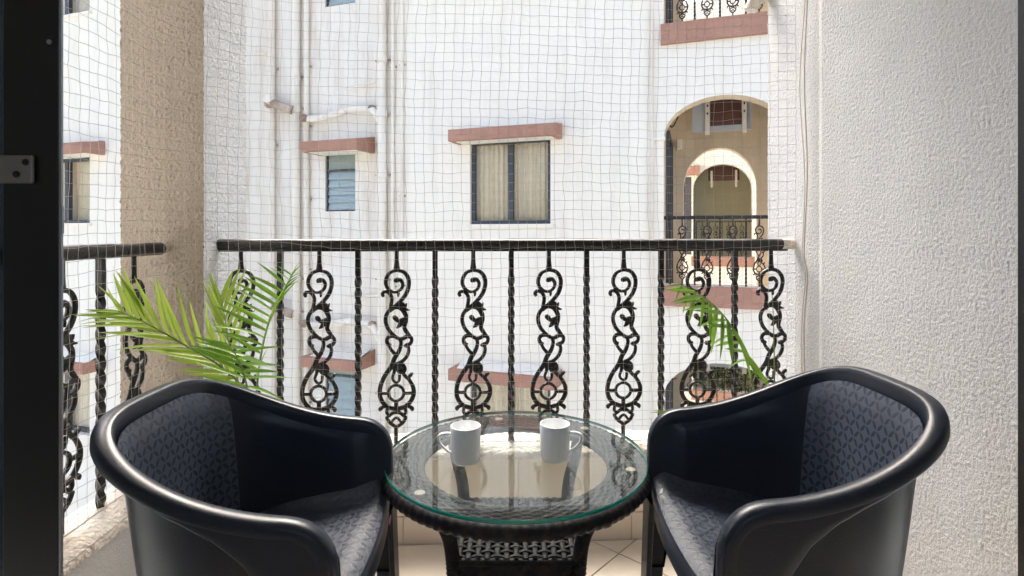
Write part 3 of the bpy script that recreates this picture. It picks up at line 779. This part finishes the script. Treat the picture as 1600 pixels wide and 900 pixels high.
vpipe(-1.745, 0.026, -0.03, [3.4 + k * HF for k in storeys]); vpipe(-1.60, 0.022, -0.026, [3.42 + k * HF for k in storeys] + [1.6 + k * HF for k in storeys])
vpipe(1.755, 0.020, -0.022, [])
for k in storeys:
    dz = k * HF
    m = MB(); m.tube(spline([(-3.954, 0.02, 3.07 + dz), (-3.81, -0.05, 3.05 + dz), (-3.64, -0.05, 2.99 + dz), (-3.482, 0.0, 2.93 + dz)], 6), [0.07, 0.07, 0.072, 0.068, 0.062, 0.06, 0.06, 0.064, 0.07, 0.066, 0.06, 0.058, 0.062, 0.064, 0.064, 0.066, 0.066, 0.066, 0.066], 12)
    m.build('branch_pipe', M['rust'], bd, smooth=True)
    m = MB(); m.tube([(-3.83, -0.04, 3.08 + dz), (-3.81, -0.16, 3.09 + dz)], 0.062, 14); m.build('pipe_cap', M['pipe'], bd, smooth=True)
    m = MB(); m.tube(spline([(-3.30, 0.02, 2.80 + dz), (-3.10, 0.03, 2.785 + dz), (-2.72, 0.03, 2.83 + dz), (-2.52, 0.02, 2.87 + dz), (-2.20, 0.0, 2.86 + dz), (-2.04, -0.03, 2.80 + dz), (-1.93, -0.06, 2.64 + dz)], 5), 0.050, 12)
    m.build('branch_pipe', M['pipe'], bd, smooth=True)
    for x, z, r in ((-3.27, 2.80, 0.075), (-2.10, 2.85, 0.07), (-2.58, 2.85, 0.062)):
        m = MB(); m.lathe([(0.002, r * .8), (r * .7, r * .6), (r, 0), (r * .7, -r * .6), (0.002, -r * .8)], 12, (x, 0.0, z + dz)); m.build('joint', M['rust' if r > .065 else 'pipe'], bd, smooth=True)
    m = MB(); m.tube([(-2.62, 0.10, 3.20 + dz), (-1.93, 0.06, 3.27 + dz)], 0.016, 8); m.build('conduit', M['pipe'], bd, smooth=True)
    m = MB(); m.tube([(-4.30, 0.10, 3.94 + dz), (-3.93, 0.08, 3.82 + dz)], 0.014, 8); m.build('conduit', M['pipe'], bd, smooth=True)
# left wing, standing 1.2 m forward
rects = []
for k in storeys: rects.append((-7.15, -6.04, 1.235 + k * HF, 2.19 + k * HF))
wall_mesh(-10.5, -5.001, -7.2, 6.6, -1.2, 0.2, rects, []).build('wing_wall', [M['facade'], M['cream']], bd)
for k in storeys:
    slide_window(bd, -7.15, -6.04, 1.235 + k * HF, 2.19 + k * HF, -1.2, True)
    sunshade(bd, -7.25, -5.72, 2.20 + k * HF, 2.345 + k * HF, 0.30, -1.2)

# far building seen through the arch
fb = empty('far_building', FO + Vector((-math.sin(FA), math.cos(FA), 0)) * 6.5, FA)
tag(fb, 'far white building with a smaller looking arched balcony seen through the opposite arch', 'building')
arches = [(2.16, 3.40, 0.56 + k * HF, 2.10 + k * HF, 2.66 + k * HF) for k in storeys]
wall_mesh(-1.0, 6.0, -7.2, 6.4, 0.0, 0.23, [], arches).build('wall', [M['facade'], M['facade']], fb)
for k in storeys:
    dz = k * HF
    m = recess(fb, 2.16, 3.40, k, 1.9, None); m.build('balcony_recess', M['sage'], fb)
    m = MB(); m.box(2.12, 3.5, -0.05, 0, 0.34 + dz, 0.56 + dz); m.build('slab_edge', M['terracotta'], fb)
    far_railing(fb, 2.16, 3.40, 0.06, 1.36 + dz, 0.57 + dz)
    sunshade(fb, 1.3, 2.30, 2.40 + dz, 2.60 + dz, 0.35)
    m = MB(); m.box(1.55, 2.12, 0.02, -0.01, 0.6 + dz, 2.38 + dz); m.build('window', M['alu_dark'], fb)
    pm = MB(); pm.box(2.5, 3.2, 0.9, 0.94, 2.36 + dz, 2.9 + dz); pm = pm.build('pelmet', M['brown'], fb)
    for x in (2.55, 3.10):
        m = MB(); m.box(x, x + 0.05, 0.85, 0.87, 2.2 + dz, 2.6 + dz); m.build('bracket', M['white'], pm)
# leafy shrub on the storey below
sh = MB(); rr = random.Random(3)
for i in range(900):
    c_ = Vector((rr.gauss(2.62, 0.22), rr.uniform(1.2, 1.5), rr.uniform(-1.05, -0.45))); a = rr.uniform(0, 6.28); b = rr.uniform(-1, 1)
    d = Vector((math.cos(a), math.sin(a) * .4, b)).normalized() * rr.uniform(0.03, 0.06); e = Vector((-d.y, d.x, d.z * .3)) * 0.45
    sh.quad(tuple(c_ - d), tuple(c_ + e), tuple(c_ + d), tuple(c_ - e))
for i in range(9):
    x = 2.25 + i * 0.09; sh.tube([(2.62 + (x - 2.62) * .4, 1.35, -2.45), (x, 1.35, -1.6), (x + rr.uniform(-.05, .05), 1.35, -0.6)], 0.008, 5)
shr = empty('balcony_shrub', FO + Matrix.Rotation(FA, 3, 'Z') @ Vector((2.62, 1.35, -2.75)), FA)
tag(shr, 'dark green leafy shrub on the arched balcony one storey below', 'shrub')
o = sh.build('foliage', M['leaf_dark'], shr); o.location = (-2.62, -1.35, 2.75)
m = MB(); m.lathe([(0.002, 0.0), (0.16, 0.0), (0.2, 0.3), (0.17, 0.3), (0.16, 0.25), (0.002, 0.25)], 16); m.build('pot', M['pot'], shr, smooth=True)

# drain spout at the top of the right pier
sp_ = MB(); sp_.tube(spline([(XR + 0.02, 2.145, 2.05), (1.09, 2.15, 2.035), (1.065, 2.155, 2.01), (1.055, 2.158, 1.985)], 5), 0.026, 14)
o = sp_.build('drain_spout', M['pipe'], None, smooth=True)
tag(o, 'short cream drain spout on the outer edge of the side wall', 'pipe')

# ------------------------------------------------------------------ armchairs
def chair_proto():
    w, d, n, za, zb, pw = 0.206, 0.309, 3.865, 0.658, 0.784, 2.1
    root = empty('armchair')
    def hz(x):
        s = max(0.0, min(1.0, (-x + 0.05) / (d + 0.05))); return za + (zb - za) * s ** pw
    # plan of the rim's inner edge, near arm -> back -> far arm, as (x, y, z)
    U = []
    tip = 0.012
    for i in range(8): U.append((tip * (1 - i / 8), -w))
    A = 56
    for i in range(A + 1):
        a = math.pi * i / A
        # even spacing along the superellipse by blending the angle
        co, si = math.cos(a), math.sin(a)
        U.append((-d * abs(si) ** (2 / n), -w * math.copysign(abs(co) ** (2 / n), co)))
    for i in range(1, 9): U.append((tip * i / 8, w))
    U = [Vector((x, y, 0)) for x, y in U]
    pl = [(p.x, p.y) for p in U]
    U2 = resample(pl, 0.011)
    U2 = [Vector((p.x, p.y, hz(p.x))) for p in U2]
    def outward(i, Q):
        t = (Q[min(i + 1, len(Q) - 1)] - Q[max(i - 1, 0)]); t.z = 0; t.normalize()
        return Vector((t.y, -t.x, 0)) * -1.0
    # path order goes from y=-w round the back to y=+w, so outward is to the right-hand side
    outs = []
    for i in range(len(U2)):
        o_ = outward(i, U2)
        if o_.dot(U2[i] - Vector((-0.05, 0, U2[i].z))) < 0: o_ = -o_
        outs.append(o_)
    for _ in range(3): outs = [(outs[max(0, i - 1)] + outs[i] + outs[min(len(outs) - 1, i + 1)]).normalized() for i in range(len(outs))]
    # arm tips turn down into the front legs
    def tipchain(sgn, zend):
        ch = []; r = 0.075
        for i in range(1, 9):
            a = math.pi / 2 * i / 8; ch.append((tip + r * math.sin(a), za - r + r * math.cos(a), Vector((math.sin(a), 0, math.cos(a)))))
        z = za - r
        for i in range(1, 6):
            zz = z + (zend - z) * i / 5; ch.append((tip + r + 0.004 * i / 5, zz, Vector((1, 0, 0.05))))
        return [(Vector((x, sgn * w, z)), Vector((0, sgn, 0)), up) for x, z, up in ch]
    prof = [(0.000, -0.030), (0.000, -0.010), (0.0022, -0.0025), (0.0055, 0.0), (0.015, 0.0006), (0.0245, -0.0004), (0.0288, -0.0032), (0.0310, -0.0085), (0.0318, -0.0195), (0.0308, -0.0225), (0.027, -0.0225), (0.027, -0.017)]
    st = list(reversed(tipchain(-1, 0.468))) + [(p, o_, Vector((0, 0, 1))) for p, o_ in zip(U2, outs)] + tipchain(1, 0.47)
    rows = [[tuple(p + o_ * a + up * b) for a, b in prof] for p, o_, up in st]
    m = MB(); m.grid(rows); m.build('rim', M['plastic'], root, smooth=True, sharp=50)
    # tub wall from the rim down to the seat
    ws, ds = 0.184, 0.264
    def seatz(x): return 0.506 - 0.052 * max(0.0, min(1.0, (0.05 - x) / 0.30))
    def rise(y): return 0.016 * max(0.0, (abs(y) / ws - 0.72) / 0.28) ** 2
    sm, pt = MB(), MB()
    nU = len(U2); wallrows = []
    for i, p in enumerate(U2):
        fx = p.x; q = Vector((p.x * (ds / d) if p.x < 0 else p.x, p.y * (ws / w), 0)); q.z = seatz(q.x) + rise(q.y)
        r = []
        for k in range(15):
            t = k / 14
            a = Vector((p.x, p.y, p.z - 0.028)); 
            e = a.lerp(q, t); h_ = a.lerp(q, t ** 0.55); e.x, e.y = h_.x, h_.y
            sm1 = max(0.0, min(1.0, (-fx - 0.10) / 0.14)); cv = (0.008 - 0.004 * sm1) * math.sin(math.pi * t)
            e = e + outs[i] * cv * max(0.0, min(1.0, -fx / 0.12))
            if t > 0.8: e.z = e.z - 0.0
            r.append(e)
        wallrows.append(r)
    # patterned back panel = the stations across the back
    ib = [i for i, p in enumerate(U2) if abs(p.y) <= 0.172 and p.x < -0.2]
    i0, i1 = ib[0], ib[-1]
    for rows_, sg in ((wallrows[:i0 + 1], -1), (wallrows[i1:][::-1], 1)):
        ext = []
        for k in range(9, 0, -1):                 # forward under the curved arm tip
            a = math.pi / 2 * k / 9; x = tip + 0.075 * math.sin(a); zt = za - 0.075 + 0.075 * math.cos(a) - 0.028 * math.cos(a)
            top = Vector((x, sg * w, zt)); bot = Vector((x, sg * (ws + 0.010 * min(1, x / 0.06)), 0.500 + rise(ws)))
            ext.append([tuple(top.lerp(bot, j / 14)) for j in range(15)])
        m = MB(); m.grid(ext + [[tuple(v) for v in r] for r in rows_]); m.build('side_wall', M['plastic'], root, smooth=True, sharp=None)
    prow = []
    for i in range(i0, i1 + 1):
        e = min(1.0, (i - i0) / 2.0, (i1 - i) / 2.0)
        prow.append([tuple(v - outs[i] * 0.004 * e) for v in wallrows[i]])
    pt.grid(prow)
    o = pt.build('backrest', M['plastic_pat'], root, smooth=True, sharp=None)
    uvl = o.data.uv_layers.new(name='UVMap'); s_ = 0.0165
    for lp in o.data.loops:
        v = o.data.vertices[lp.vertex_index].co; idx = lp.vertex_index // 15
        uvl.data[lp.index].uv = ((idx * 0.011) / (s_ * 1.414), (v.z) / (s_ * 1.414))
    # outer face of the tub: set in under the rim, the shell's thickness outside the inner wall
    rows = []
    for i, p in enumerate(U2):
        r = [tuple(v + outs[i] * 0.005) for v in wallrows[i][:12]]
        e = wallrows[i][12] + outs[i] * 0.005; zl = 0.33 if p.x > -0.1 else 0.33 - 0.12 * min(1, (-p.x - 0.1) / 0.15)
        r += [tuple(e), (e.x, e.y, (e.z + zl) / 2), (e.x + outs[i].x * .012, e.y + outs[i].y * .012, zl)]
        rows.append(r)
    m = MB(); m.grid(rows); m.build('outer_skirt', M['plastic'], root, smooth=True, sharp=None)
    # arm posts: a band under the rim that swoops down into the front leg
    LOW = [(-0.40, 0.0), (-0.25, 0.024), (-0.19, 0.026), (-0.13, 0.031), (-0.085, 0.042), (-0.045, 0.066), (-0.012, 0.110), (0.010, 0.165), (0.028, 0.235), (0.046, 0.355), (0.10, 0.355)]
    def low(x):
        for (xa_, a_), (xb_, b_) in zip(LOW[:-1], LOW[1:]):
            if x <= xb_: return a_ + (b_ - a_) * max(0, (x - xa_)) / (xb_ - xa_)
        return LOW[-1][1]
    for sg in (-1, 1):
        rows = []
        for i, p in enumerate(U2):
            if p.y * sg < 0 or (p.x < -0.27 and abs(p.y) < 0.15): continue
            zt = p.z - 0.019; zl = min(zt - 0.003, p.z - low(p.x)); q = p + outs[i] * 0.030
            rows.append((p.x if p.x > -0.2 else p.x - abs(0.2 - abs(p.y)) , [(q.x, q.y, zt), (q.x, q.y, (zt + zl) / 2), (q.x, q.y, zl + 0.004), (q.x - outs[i].x * .002, q.y - outs[i].y * .002, zl), (q.x - outs[i].x * .014, q.y - outs[i].y * .014, zl + 0.001)]))
        rows = [r for _, r in rows]
        if sg < 0: rows = rows[::-1]
        for k in range(1, 10):
            a = math.pi / 2 * k / 9; x = tip + 0.073 * math.sin(a); zt = za - 0.075 + 0.056 * math.cos(a); zl = za - low(x); y = sg * (w + 0.030)
            rows.append([(x, y, zt), (x, y, (zt + zl) / 2), (x, y, zl + 0.004), (x, y - sg * .002, zl), (x, y - sg * .014, zl + 0.001)])
        m = MB(); m.grid(rows); m.build('arm_post', M['plastic'], root, smooth=True, sharp=None)
    # seat
    xf = 0.092; rows = []; nx, ny = 26, 22
    def seat_hw(x):
        if x >= 0: return ws + 0.010 * min(1, x / 0.06)
        t = min(1.0, -x / ds); return ws * max(0.0, 1 - t ** n) ** (1 / n)
    for i in range(nx + 1):
        x = -ds + 0.0005 + (xf + ds) * (i / nx) ** 0.8
        hw = seat_hw(x); r = []
        for j in range(ny + 1):
            v = -1 + 2 * j / ny; xx = x - (0.0 if x < 0.05 else 0.014 * (v * v) * (x - 0.05) / 0.042)
            dish = -0.010 * (1 - v * v) * max(0, 1 - abs((x + 0.08) / 0.2) ** 2)
            drop = -0.012 * max(0, (x - 0.055) / 0.037) ** 2
            r.append((xx, v * hw, seatz(x) + dish + drop + min(0.05, rise(v * hw))))
        rows.append(r)
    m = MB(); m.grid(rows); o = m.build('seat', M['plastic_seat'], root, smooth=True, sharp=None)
    uvl = o.data.uv_layers.new(name='UVMap')
    for lp in o.data.loops:
        v = o.data.vertices[lp.vertex_index].co; uvl.data[lp.index].uv = (v.x / (s_ * 1.414), v.y / (s_ * 1.414))
    fe = rows[-1]; ap = [[p for p in fe], [(p[0] + 0.006, p[1], p[2] - 0.006) for p in fe], [(p[0] + 0.007, p[1], p[2] - 0.042) for p in fe], [(p[0] + 0.003, p[1], p[2] - 0.044) for p in fe]]
    m = MB(); m.grid(ap); m.build('seat_lip', M['plastic'], root, smooth=True, sharp=50)
    # legs: L-section, tapering
    def leg(x, y, z0, x1, y1, sx, sy, wx, wy):
        m = MB(); rows = []
        for i in range(7):
            t = i / 6; z = z0 * (1 - t) + 0.0 * t; k = 1 - 0.42 * t; cx, cy = x + (x1 - x) * t, y + (y1 - y) * t
            a, b, th = wx * k, wy * k, 0.012
            pts = [(0, 0), (-sx * a, 0), (-sx * a, -sy * th), (-sx * th, -sy * th), (-sx * th, -sy * b), (0, -sy * b)]
            rows.append([(cx + px, cy + py, z) for px, py in pts])
        m.grid(rows, closed_u=True); m.poly(list(reversed(rows[-1]))); m.poly(rows[0])
        o = m.build('leg', M['plastic'], root, bevel=0.003); return o
    for sg in (-1, 1):
        leg(tip + 0.082, sg * (w + 0.031), 0.468, tip + 0.096, sg * (w + 0.040), 1, sg, 0.060, 0.062)
        leg(-d - 0.030, sg * (w + 0.010), 0.34, -d - 0.070, sg * (w + 0.035), -1, sg, 0.085, 0.075)
    return root
def copy_tree(o, parent=None):
    c_ = o.copy(); COL.objects.link(c_); c_.parent = parent
    for ch in [x for x in bpy.data.objects if x.parent == o]: copy_tree(ch, c_)
    return c_
ch1 = chair_proto()
ch2 = copy_tree(ch1)
ch1.location = (-0.312, 1.033, 0); ch1.rotation_euler = (0, 0, R(-0.3))
ch2.location = (0.436, 1.010, 0); ch2.rotation_euler = (0, 0, R(177.2)); ch2.scale = (0.975, 0.985, 1.03)
tag(ch1, 'black plastic tub armchair with petal pattern, beside the open dark door', 'armchair', 'tub armchairs at the glass table')
tag(ch2, 'black plastic tub armchair with petal pattern, against the grey side wall', 'armchair', 'tub armchairs at the glass table')
m = MB(); m.poly([(0.0995, 0.125 + 0.013 * math.cos(a), 0.474 + 0.009 * math.sin(a)) for a in [i * math.pi / 8 for i in range(16)]]); m.build('sticker', M['sticker'], ch1)

# ------------------------------------------------------------------ table
TX, TY, TZ = 0.062, 1.312, 0.549
tb = empty('wicker_table', (TX, TY, 0), R(-YAW))
tag(tb, 'round glass topped dark wicker table between the two armchairs', 'table')
RG = 0.310
m = MB(); kk = 96
m.poly([(RG * math.cos(2 * math.pi * j / kk), RG * math.sin(2 * math.pi * j / kk), TZ) for j in range(kk)], 0)
m.poly([(RG * math.cos(-2 * math.pi * j / kk), RG * math.sin(-2 * math.pi * j / kk), TZ - 0.008) for j in range(kk)], 0)
m.lathe([(RG, TZ - 0.008), (RG + 0.0014, TZ - 0.0062), (RG + 0.0014, TZ - 0.0018), (RG, TZ)], kk, mi=1)
m.build('glass_top', [M['glass_top'], M['glass_edge']], tb)
ZP = TZ - 0.0082
for a in (45, 100, -15, 222):
    m = MB(); m.lathe([(0.0005, -0.0005), (0.011, -0.0005), (0.012, -0.002), (0.012, -0.006), (0.011, -0.007)], 20, (0.272 * math.cos(R(a)), 0.272 * math.sin(R(a)), ZP)); m.lathe([(0.004, -0.0003), (0.0055, -0.0003)], 12, (0.272 * math.cos(R(a)), 0.272 * math.sin(R(a)), ZP))
    m.build('glass_pad', M['pad'], tb, smooth=True)
# wrapped rim: strand wound round a ring
m = MB(); seg = 380; rows = []
for i in range(seg):
    a = 2 * math.pi * i / seg; r0 = 0.0165 * (1 + (0.07 if i % 4 in (1, 2) else -0.06)) * (1 + 0.04 * noise.noise(Vector((i * .2, 0, 0))))
    lump = 1.10 if (i // 4) % 16 == 0 else 1.0
    rows.append([((0.302 + r0 * lump * math.cos(2 * math.pi * j / 10)) * math.cos(a), (0.302 + r0 * lump * math.cos(2 * math.pi * j / 10)) * math.sin(a), TZ - 0.027 + r0 * lump * math.sin(2 * math.pi * j / 10)) for j in range(10)])
m.grid(rows, closed_u=True, closed_v=True); m.build('rim_binding', M['wicker'], tb, smooth=True, sharp=None)
# woven flat ring under the glass: concentric strands going over and under radial stakes
m = MB(); NR, NS = 9, 84
for q in range(NR):
    rad = 0.232 + q * 0.0076; rows = []
    for i in range(NS * 4):
        a = 2 * math.pi * i / (NS * 4); ph = (1 if q % 2 else -1) * math.cos(2 * math.pi * i / 8.0); z = TZ - 0.0175 + 0.0022 * ph
        rows.append([((rad + dx) * math.cos(a), (rad + dx) * math.sin(a), z + dzz) for dx, dzz in ((-0.0041, -0.0006), (-0.0024, 0.0010), (0.0024, 0.0010), (0.0041, -0.0006), (0, -0.0014))])
    m.grid(rows, closed_u=True, closed_v=True)
for i in range(NS):
    a = 2 * math.pi * i / NS; c_, s_ = math.cos(a), math.sin(a)
    m.tube([(0.226 * c_, 0.226 * s_, TZ - 0.0185), (0.298 * c_, 0.298 * s_, TZ - 0.0185)], 0.0016, 5)
m.lathe([(0.228, TZ - 0.0235), (0.298, TZ - 0.0235)], 64)
tag(m.build('woven_ring', M['wicker'], tb, smooth=True, sharp=None), kind='stuff')
m = MB(); rows = []
for i in range(220):
    a = 2 * math.pi * i / 220; r0 = 0.0085 * (1 + (0.08 if i % 4 in (1, 2) else -0.06))
    rows.append([((0.226 + r0 * math.cos(2 * math.pi * j / 8)) * math.cos(a), (0.226 + r0 * math.cos(2 * math.pi * j / 8)) * math.sin(a), TZ - 0.025 + r0 * math.sin(2 * math.pi * j / 8)) for j in range(8)])
m.grid(rows, closed_u=True, closed_v=True); m.build('inner_binding', M['wicker'], tb, smooth=True, sharp=None)
# legs: wrapped tubes swooping from the ring to the shelf and down to the floor
for sx in (-1, 1):
    for sy in (-1, 1):
        cpt = spline([(0.170, 0.170, 0.516), (0.160, 0.158, 0.47), (0.144, 0.142, 0.42), (0.137, 0.136, 0.36), (0.134, 0.134, 0.25), (0.140, 0.140, 0.10), (0.150, 0.150, 0.0)], 26)
        m = MB(); m.tube([(sx * x, sy * y, z) for x, y, z in cpt], [0.0155 * (1.06 if i % 3 else 0.90) for i in range(len(cpt))], 9)
        m.build('leg', M['wicker'], tb, smooth=True, sharp=None)
# shelf: open basket weave, warp pairs over and under
ZS, HS = 0.374, 0.136
m = MB(); nw = 13; pitch = 2 * HS / nw
def strand(along, off, wid, phase):
    rows = []
    for i in range(nw * 6 + 1):
        u = -HS + 2 * HS * i / (nw * 6); z = ZS + 0.0022 * math.cos(math.pi * (u + HS) / pitch + phase)
        cs = ((-wid, -0.0006), (-wid * .55, 0.0012), (wid * .55, 0.0012), (wid, -0.0006), (0, -0.0013))
        rows.append([(u, off + dv, z + dzz) if along == 'x' else (off + dv, u, z + dzz) for dv, dzz in cs])
    m.grid(rows, closed_u=True)
for i in range(nw):
    o_ = -HS + (i + 0.5) * pitch
    strand('y', o_, 0.0068, math.pi / 2 + math.pi * i)
for i in range(nw + 2):
    o_ = -HS + (i + 0.5) * 2 * HS / (nw + 2)
    strand('x', o_, 0.0056, -math.pi / 2 + math.pi * i)
tag(m.build('woven_shelf', M['wicker'], tb, smooth=True, sharp=None), kind='stuff')
# skirt panels: close weave, each side of the body
def skirt(parent):
    m = MB(); rows = []; nz_, nx_ = 40, 80
    for i in range(nz_ + 1):
        z = 0.03 + (ZS - 0.008 - 0.03) * i / nz_; r = []
        for j in range(nx_ + 1):
            x = -HS + 2 * HS * j / nx_; ph = math.cos(2 * math.pi * j / 8 + math.pi * (i // 2)) * 0.0022 + (0.0009 if i % 2 else -0.0009)
            r.append((x, -0.1335 - ph, z))
        rows.append(r)
    m.grid(rows); return m.mesh('side_panel', M['wicker'], smooth=True, sharp=None)
sk = skirt(tb)
for i in range(4): link('side_panel', sk, tb, (0, 0, 0), (0, 0, R(90 * i)))
m = MB()
for i in range(4):
    mm = MB(); pts_ = [Vector((-HS + 2 * HS * j / 60, -0.134, ZS - 0.009)) for j in range(61)]
    mm.tube(pts_, [0.0085 * (1.08 if j % 3 else 0.9) for j in range(61)], 8); o = mm.build('shelf_binding', M['wicker'], tb, smooth=True, sharp=None); o.rotation_euler = (0, 0, R(90 * i))

# ------------------------------------------------------------------ mugs
def mug(loc, rz, label):
    r = empty('mug', loc, rz); tag(r, label, 'mug', 'white mugs on the glass table')
    h, ro = 0.084, 0.0358
    m = MB(); m.lathe([(0.001, 0.0), (0.026, 0.0), (0.0300, 0.0012), (0.0325, 0.006), (ro - 0.001, 0.03), (ro, h - 0.002), (ro - 0.0008, h), (ro - 0.0026, h), (ro - 0.0034, h - 0.002), (ro - 0.0045, 0.03), (0.029, 0.008), (0.001, 0.006)], 48)
    m.build('body', M['porcelain'], r, smooth=True, sharp=60)
    hp = spline([(ro - 0.002, 0, 0.066), (ro + 0.014, 0, 0.0665), (ro + 0.0245, 0, 0.0625), (ro + 0.0262, 0, 0.052), (ro + 0.0215, 0, 0.042), (ro + 0.010, 0, 0.030), (ro - 0.0025, 0, 0.021)], 7)
    m = MB(); m.tube(hp, [0.0032] * len(hp), 10, ref=(0, 1, 0), flat=0.0048); m.build('handle', M['porcelain'], r, smooth=True, sharp=None)
def cam_pt(x, y, depth):
    """point of the place seen at photo pixel (x, y), depth metres in front of the lens; used for measuring"""
    b = R(YAW); u, v = (x - 800) / 847.0, (365 - y) / 847.0
    return Vector((math.sin(b) + math.cos(b) * u, math.cos(b) - math.sin(b) * u, 0)) * depth + Vector((0, 0, 1.08 + v * depth))
p = cam_pt(727.5, 700, 1.262); mug((p.x, p.y, TZ + 0.0006), R(183), 'white mug with its handle turned towards the open door')
p = cam_pt(867, 700, 1.276); mug((p.x, p.y, TZ + 0.0006), R(-17), 'white mug with its handle turned towards the grey wall')

# ------------------------------------------------------------------ palms
def leaflet_mesh(name, wmax, bend):
    rows = []; n = 9
    for i in range(n + 1):
        t = i / n; wd = wmax * (math.sin(math.pi * min(1, t * 0.92 + 0.08)) ** 0.7) * (1 - 0.45 * t) if i < n else 0.0003
        z = -bend * t * t; rows.append([(t, -wd, z + wd * .5), (t, 0, z - wd * 0.1), (t, wd, z + wd * .5)])
    m = MB(); m.grid(rows); return m
def make_leaf_set(mat): return [leaflet_mesh('leaflet', wd, bd_).mesh('leaflet', mat, smooth=True, sharp=None) for wd, bd_ in ((0.034, 0.10), (0.040, 0.22), (0.030, 0.34), (0.037, 0.05))]
LS = {k: make_leaf_set(M[k]) for k in ('leaf', 'leaf_light')}
def frond(parent, pts, mat, length, count, start, side_l, side_r, seed, rad=0.0045, fwd=0.75, lw=1.0, fall=0.0):
    """rachis through pts (parent space) with leaflets; side_l / side_r give the leaflet direction on each side"""
    rg = random.Random(seed); sp_ = spline(pts, 12)
    m = MB(); m.tube(sp_, [rad * (1 - 0.8 * i / len(sp_)) for i in range(len(sp_))], 6)
    fo = m.build('frond', M['stem'], parent, smooth=True, sharp=None)
    q = [Vector(p_) for p_ in sp_]
    for i in range(count):
        t = start + (1 - start) * (i + 0.5) / count
        k = min(len(q) - 2, int(t * (len(q) - 1))); p0 = q[k].lerp(q[k + 1], t * (len(q) - 1) - k); tn = (q[k + 1] - q[k]).normalized()
        env = math.sin(math.pi * (0.16 + 0.80 * (t - start) / (1 - start))) ** 0.6
        for sd in (side_l, side_r):
            if sd is None: continue
            d_ = (Vector(sd).normalized() * 1.0 + tn * (fwd + 0.5 * (t - start)) + Vector((rg.uniform(-.09, .09), rg.uniform(-.12, .12), rg.uniform(-.08, .08) - fall))).normalized()
            Ln = length * env * rg.uniform(0.9, 1.08)
            up = Vector((0, -0.7, 0.7)); up = (up - d_ * up.dot(d_)); up.normalize(); rt = up.cross(d_)
            a = rg.uniform(-0.5, 0.5); up2 = up * math.cos(a) + rt * math.sin(a); rt2 = up2.cross(d_)
            mt = Matrix((d_, rt2, up2)).transposed().to_4x4() @ Matrix.Diagonal((Ln, Ln * lw * 0.19 / max(0.12, Ln) * 0.9, Ln, 1))
            o = bpy.data.objects.new('leaflet', rg.choice(LS[mat])); COL.objects.link(o); o.parent = fo; o.matrix_local = Matrix.Translation(p0) @ mt
    return fo
def pot(parent, h=0.22, r=0.11):
    m = MB(); m.lathe([(0.002, 0), (r * .72, 0), (r * .95, h - 0.03), (r * 1.05, h - 0.03), (r * 1.07, h), (r * .96, h), (r * .92, h - 0.03), (0.002, h - 0.03)], 28); o = m.build('pot', M['pot'], parent, smooth=True)
    m = MB(); m.lathe([(0.002, h - 0.022), (r * .5, h - 0.02), (r * .93, h - 0.028)], 20); m.build('soil', M['soil'], parent, smooth=True)
def C(x, y, dpt, base): v = cam_pt(x, y, dpt) - base; return (v.x, v.y, v.z)
base = cam_pt(392, 900, 1.62); base.z = 0
lp = empty('potted_palm', base); tag(lp, 'bright green areca palm spreading its fronds over the armchair by the door', 'potted plant')
pot(lp)
foot = (0.0, 0.0, 0.20)
frond(lp, [foot, C(398, 690, 1.61, base), C(383, 615, 1.58, base), C(345, 573, 1.53, base), C(285, 537, 1.46, base), C(228, 505, 1.40, base), C(185, 486, 1.37, base)], 'leaf_light', 0.185, 16, 0.40, (-0.05, -.1, 1.0), (-1.0, -.2, 0.05), 1, fwd=0.3, lw=1.3)
frond(lp, [foot, C(400, 690, 1.62, base), C(402, 600, 1.60, base), C(413, 530, 1.57, base), C(432, 475, 1.54, base), C(458, 428, 1.50, base)], 'leaf', 0.145, 16, 0.40, (-0.95, -.3, 0.15), (0.25, -.5, 0.35), 2, fwd=0.4, lw=1.3)
frond(lp, [foot, C(392, 700, 1.60, base), C(378, 620, 1.60, base), C(362, 560, 1.62, base), C(352, 500, 1.66, base), C(345, 462, 1.70, base)], 'leaf_light', 0.17, 7, 0.60, (-0.6, 0, 0.6), (0.6, 0.1, 0.6), 3, fwd=1.1, lw=1.2)
frond(lp, [foot, C(398, 720, 1.58, base), C(395, 650, 1.52, base), C(385, 600, 1.47, base), C(372, 560, 1.44, base), C(352, 535, 1.42, base)], 'leaf', 0.14, 9, 0.50, (-0.9, -.2, 0.1), (0.7, -.2, -0.25), 4, fwd=0.4, lw=1.2)
base2 = cam_pt(1192, 900, 1.62); base2.z = 0
rp = empty('potted_palm', base2); tag(rp, 'thin green palm frond arching left in front of the dusty railing end', 'potted plant')
pot(rp)
frond(rp, [foot, C(1190, 690, 1.62, base2), C(1180, 620, 1.60, base2), C(1165, 560, 1.58, base2), C(1142, 508, 1.56, base2), C(1105, 468, 1.54, base2), C(1062, 443, 1.52, base2)], 'leaf', 0.135, 13, 0.47, (0.48, -.2, -0.95), (-0.30, -.3, -0.10), 5, fwd=0.6, lw=1.35, fall=0.05)
frond(rp, [foot, C(1208, 690, 1.63, base2), C(1210, 600, 1.64, base2), C(1209, 520, 1.64, base2), C(1207, 462, 1.64, base2)], 'leaf', 0.03, 2, 0.9, (-0.3, 0, 1), None, 6, rad=0.0035)
frond(rp, [foot, C(1185, 720, 1.58, base2), C(1150, 668, 1.55, base2), C(1105, 648, 1.52, base2), C(1072, 645, 1.50, base2)], 'leaf', 0.15, 6, 0.60, (-0.9, -.1, 0.15), (-0.9, -.2, -0.25), 7, fwd=0.5, lw=0.6, fall=0.1)
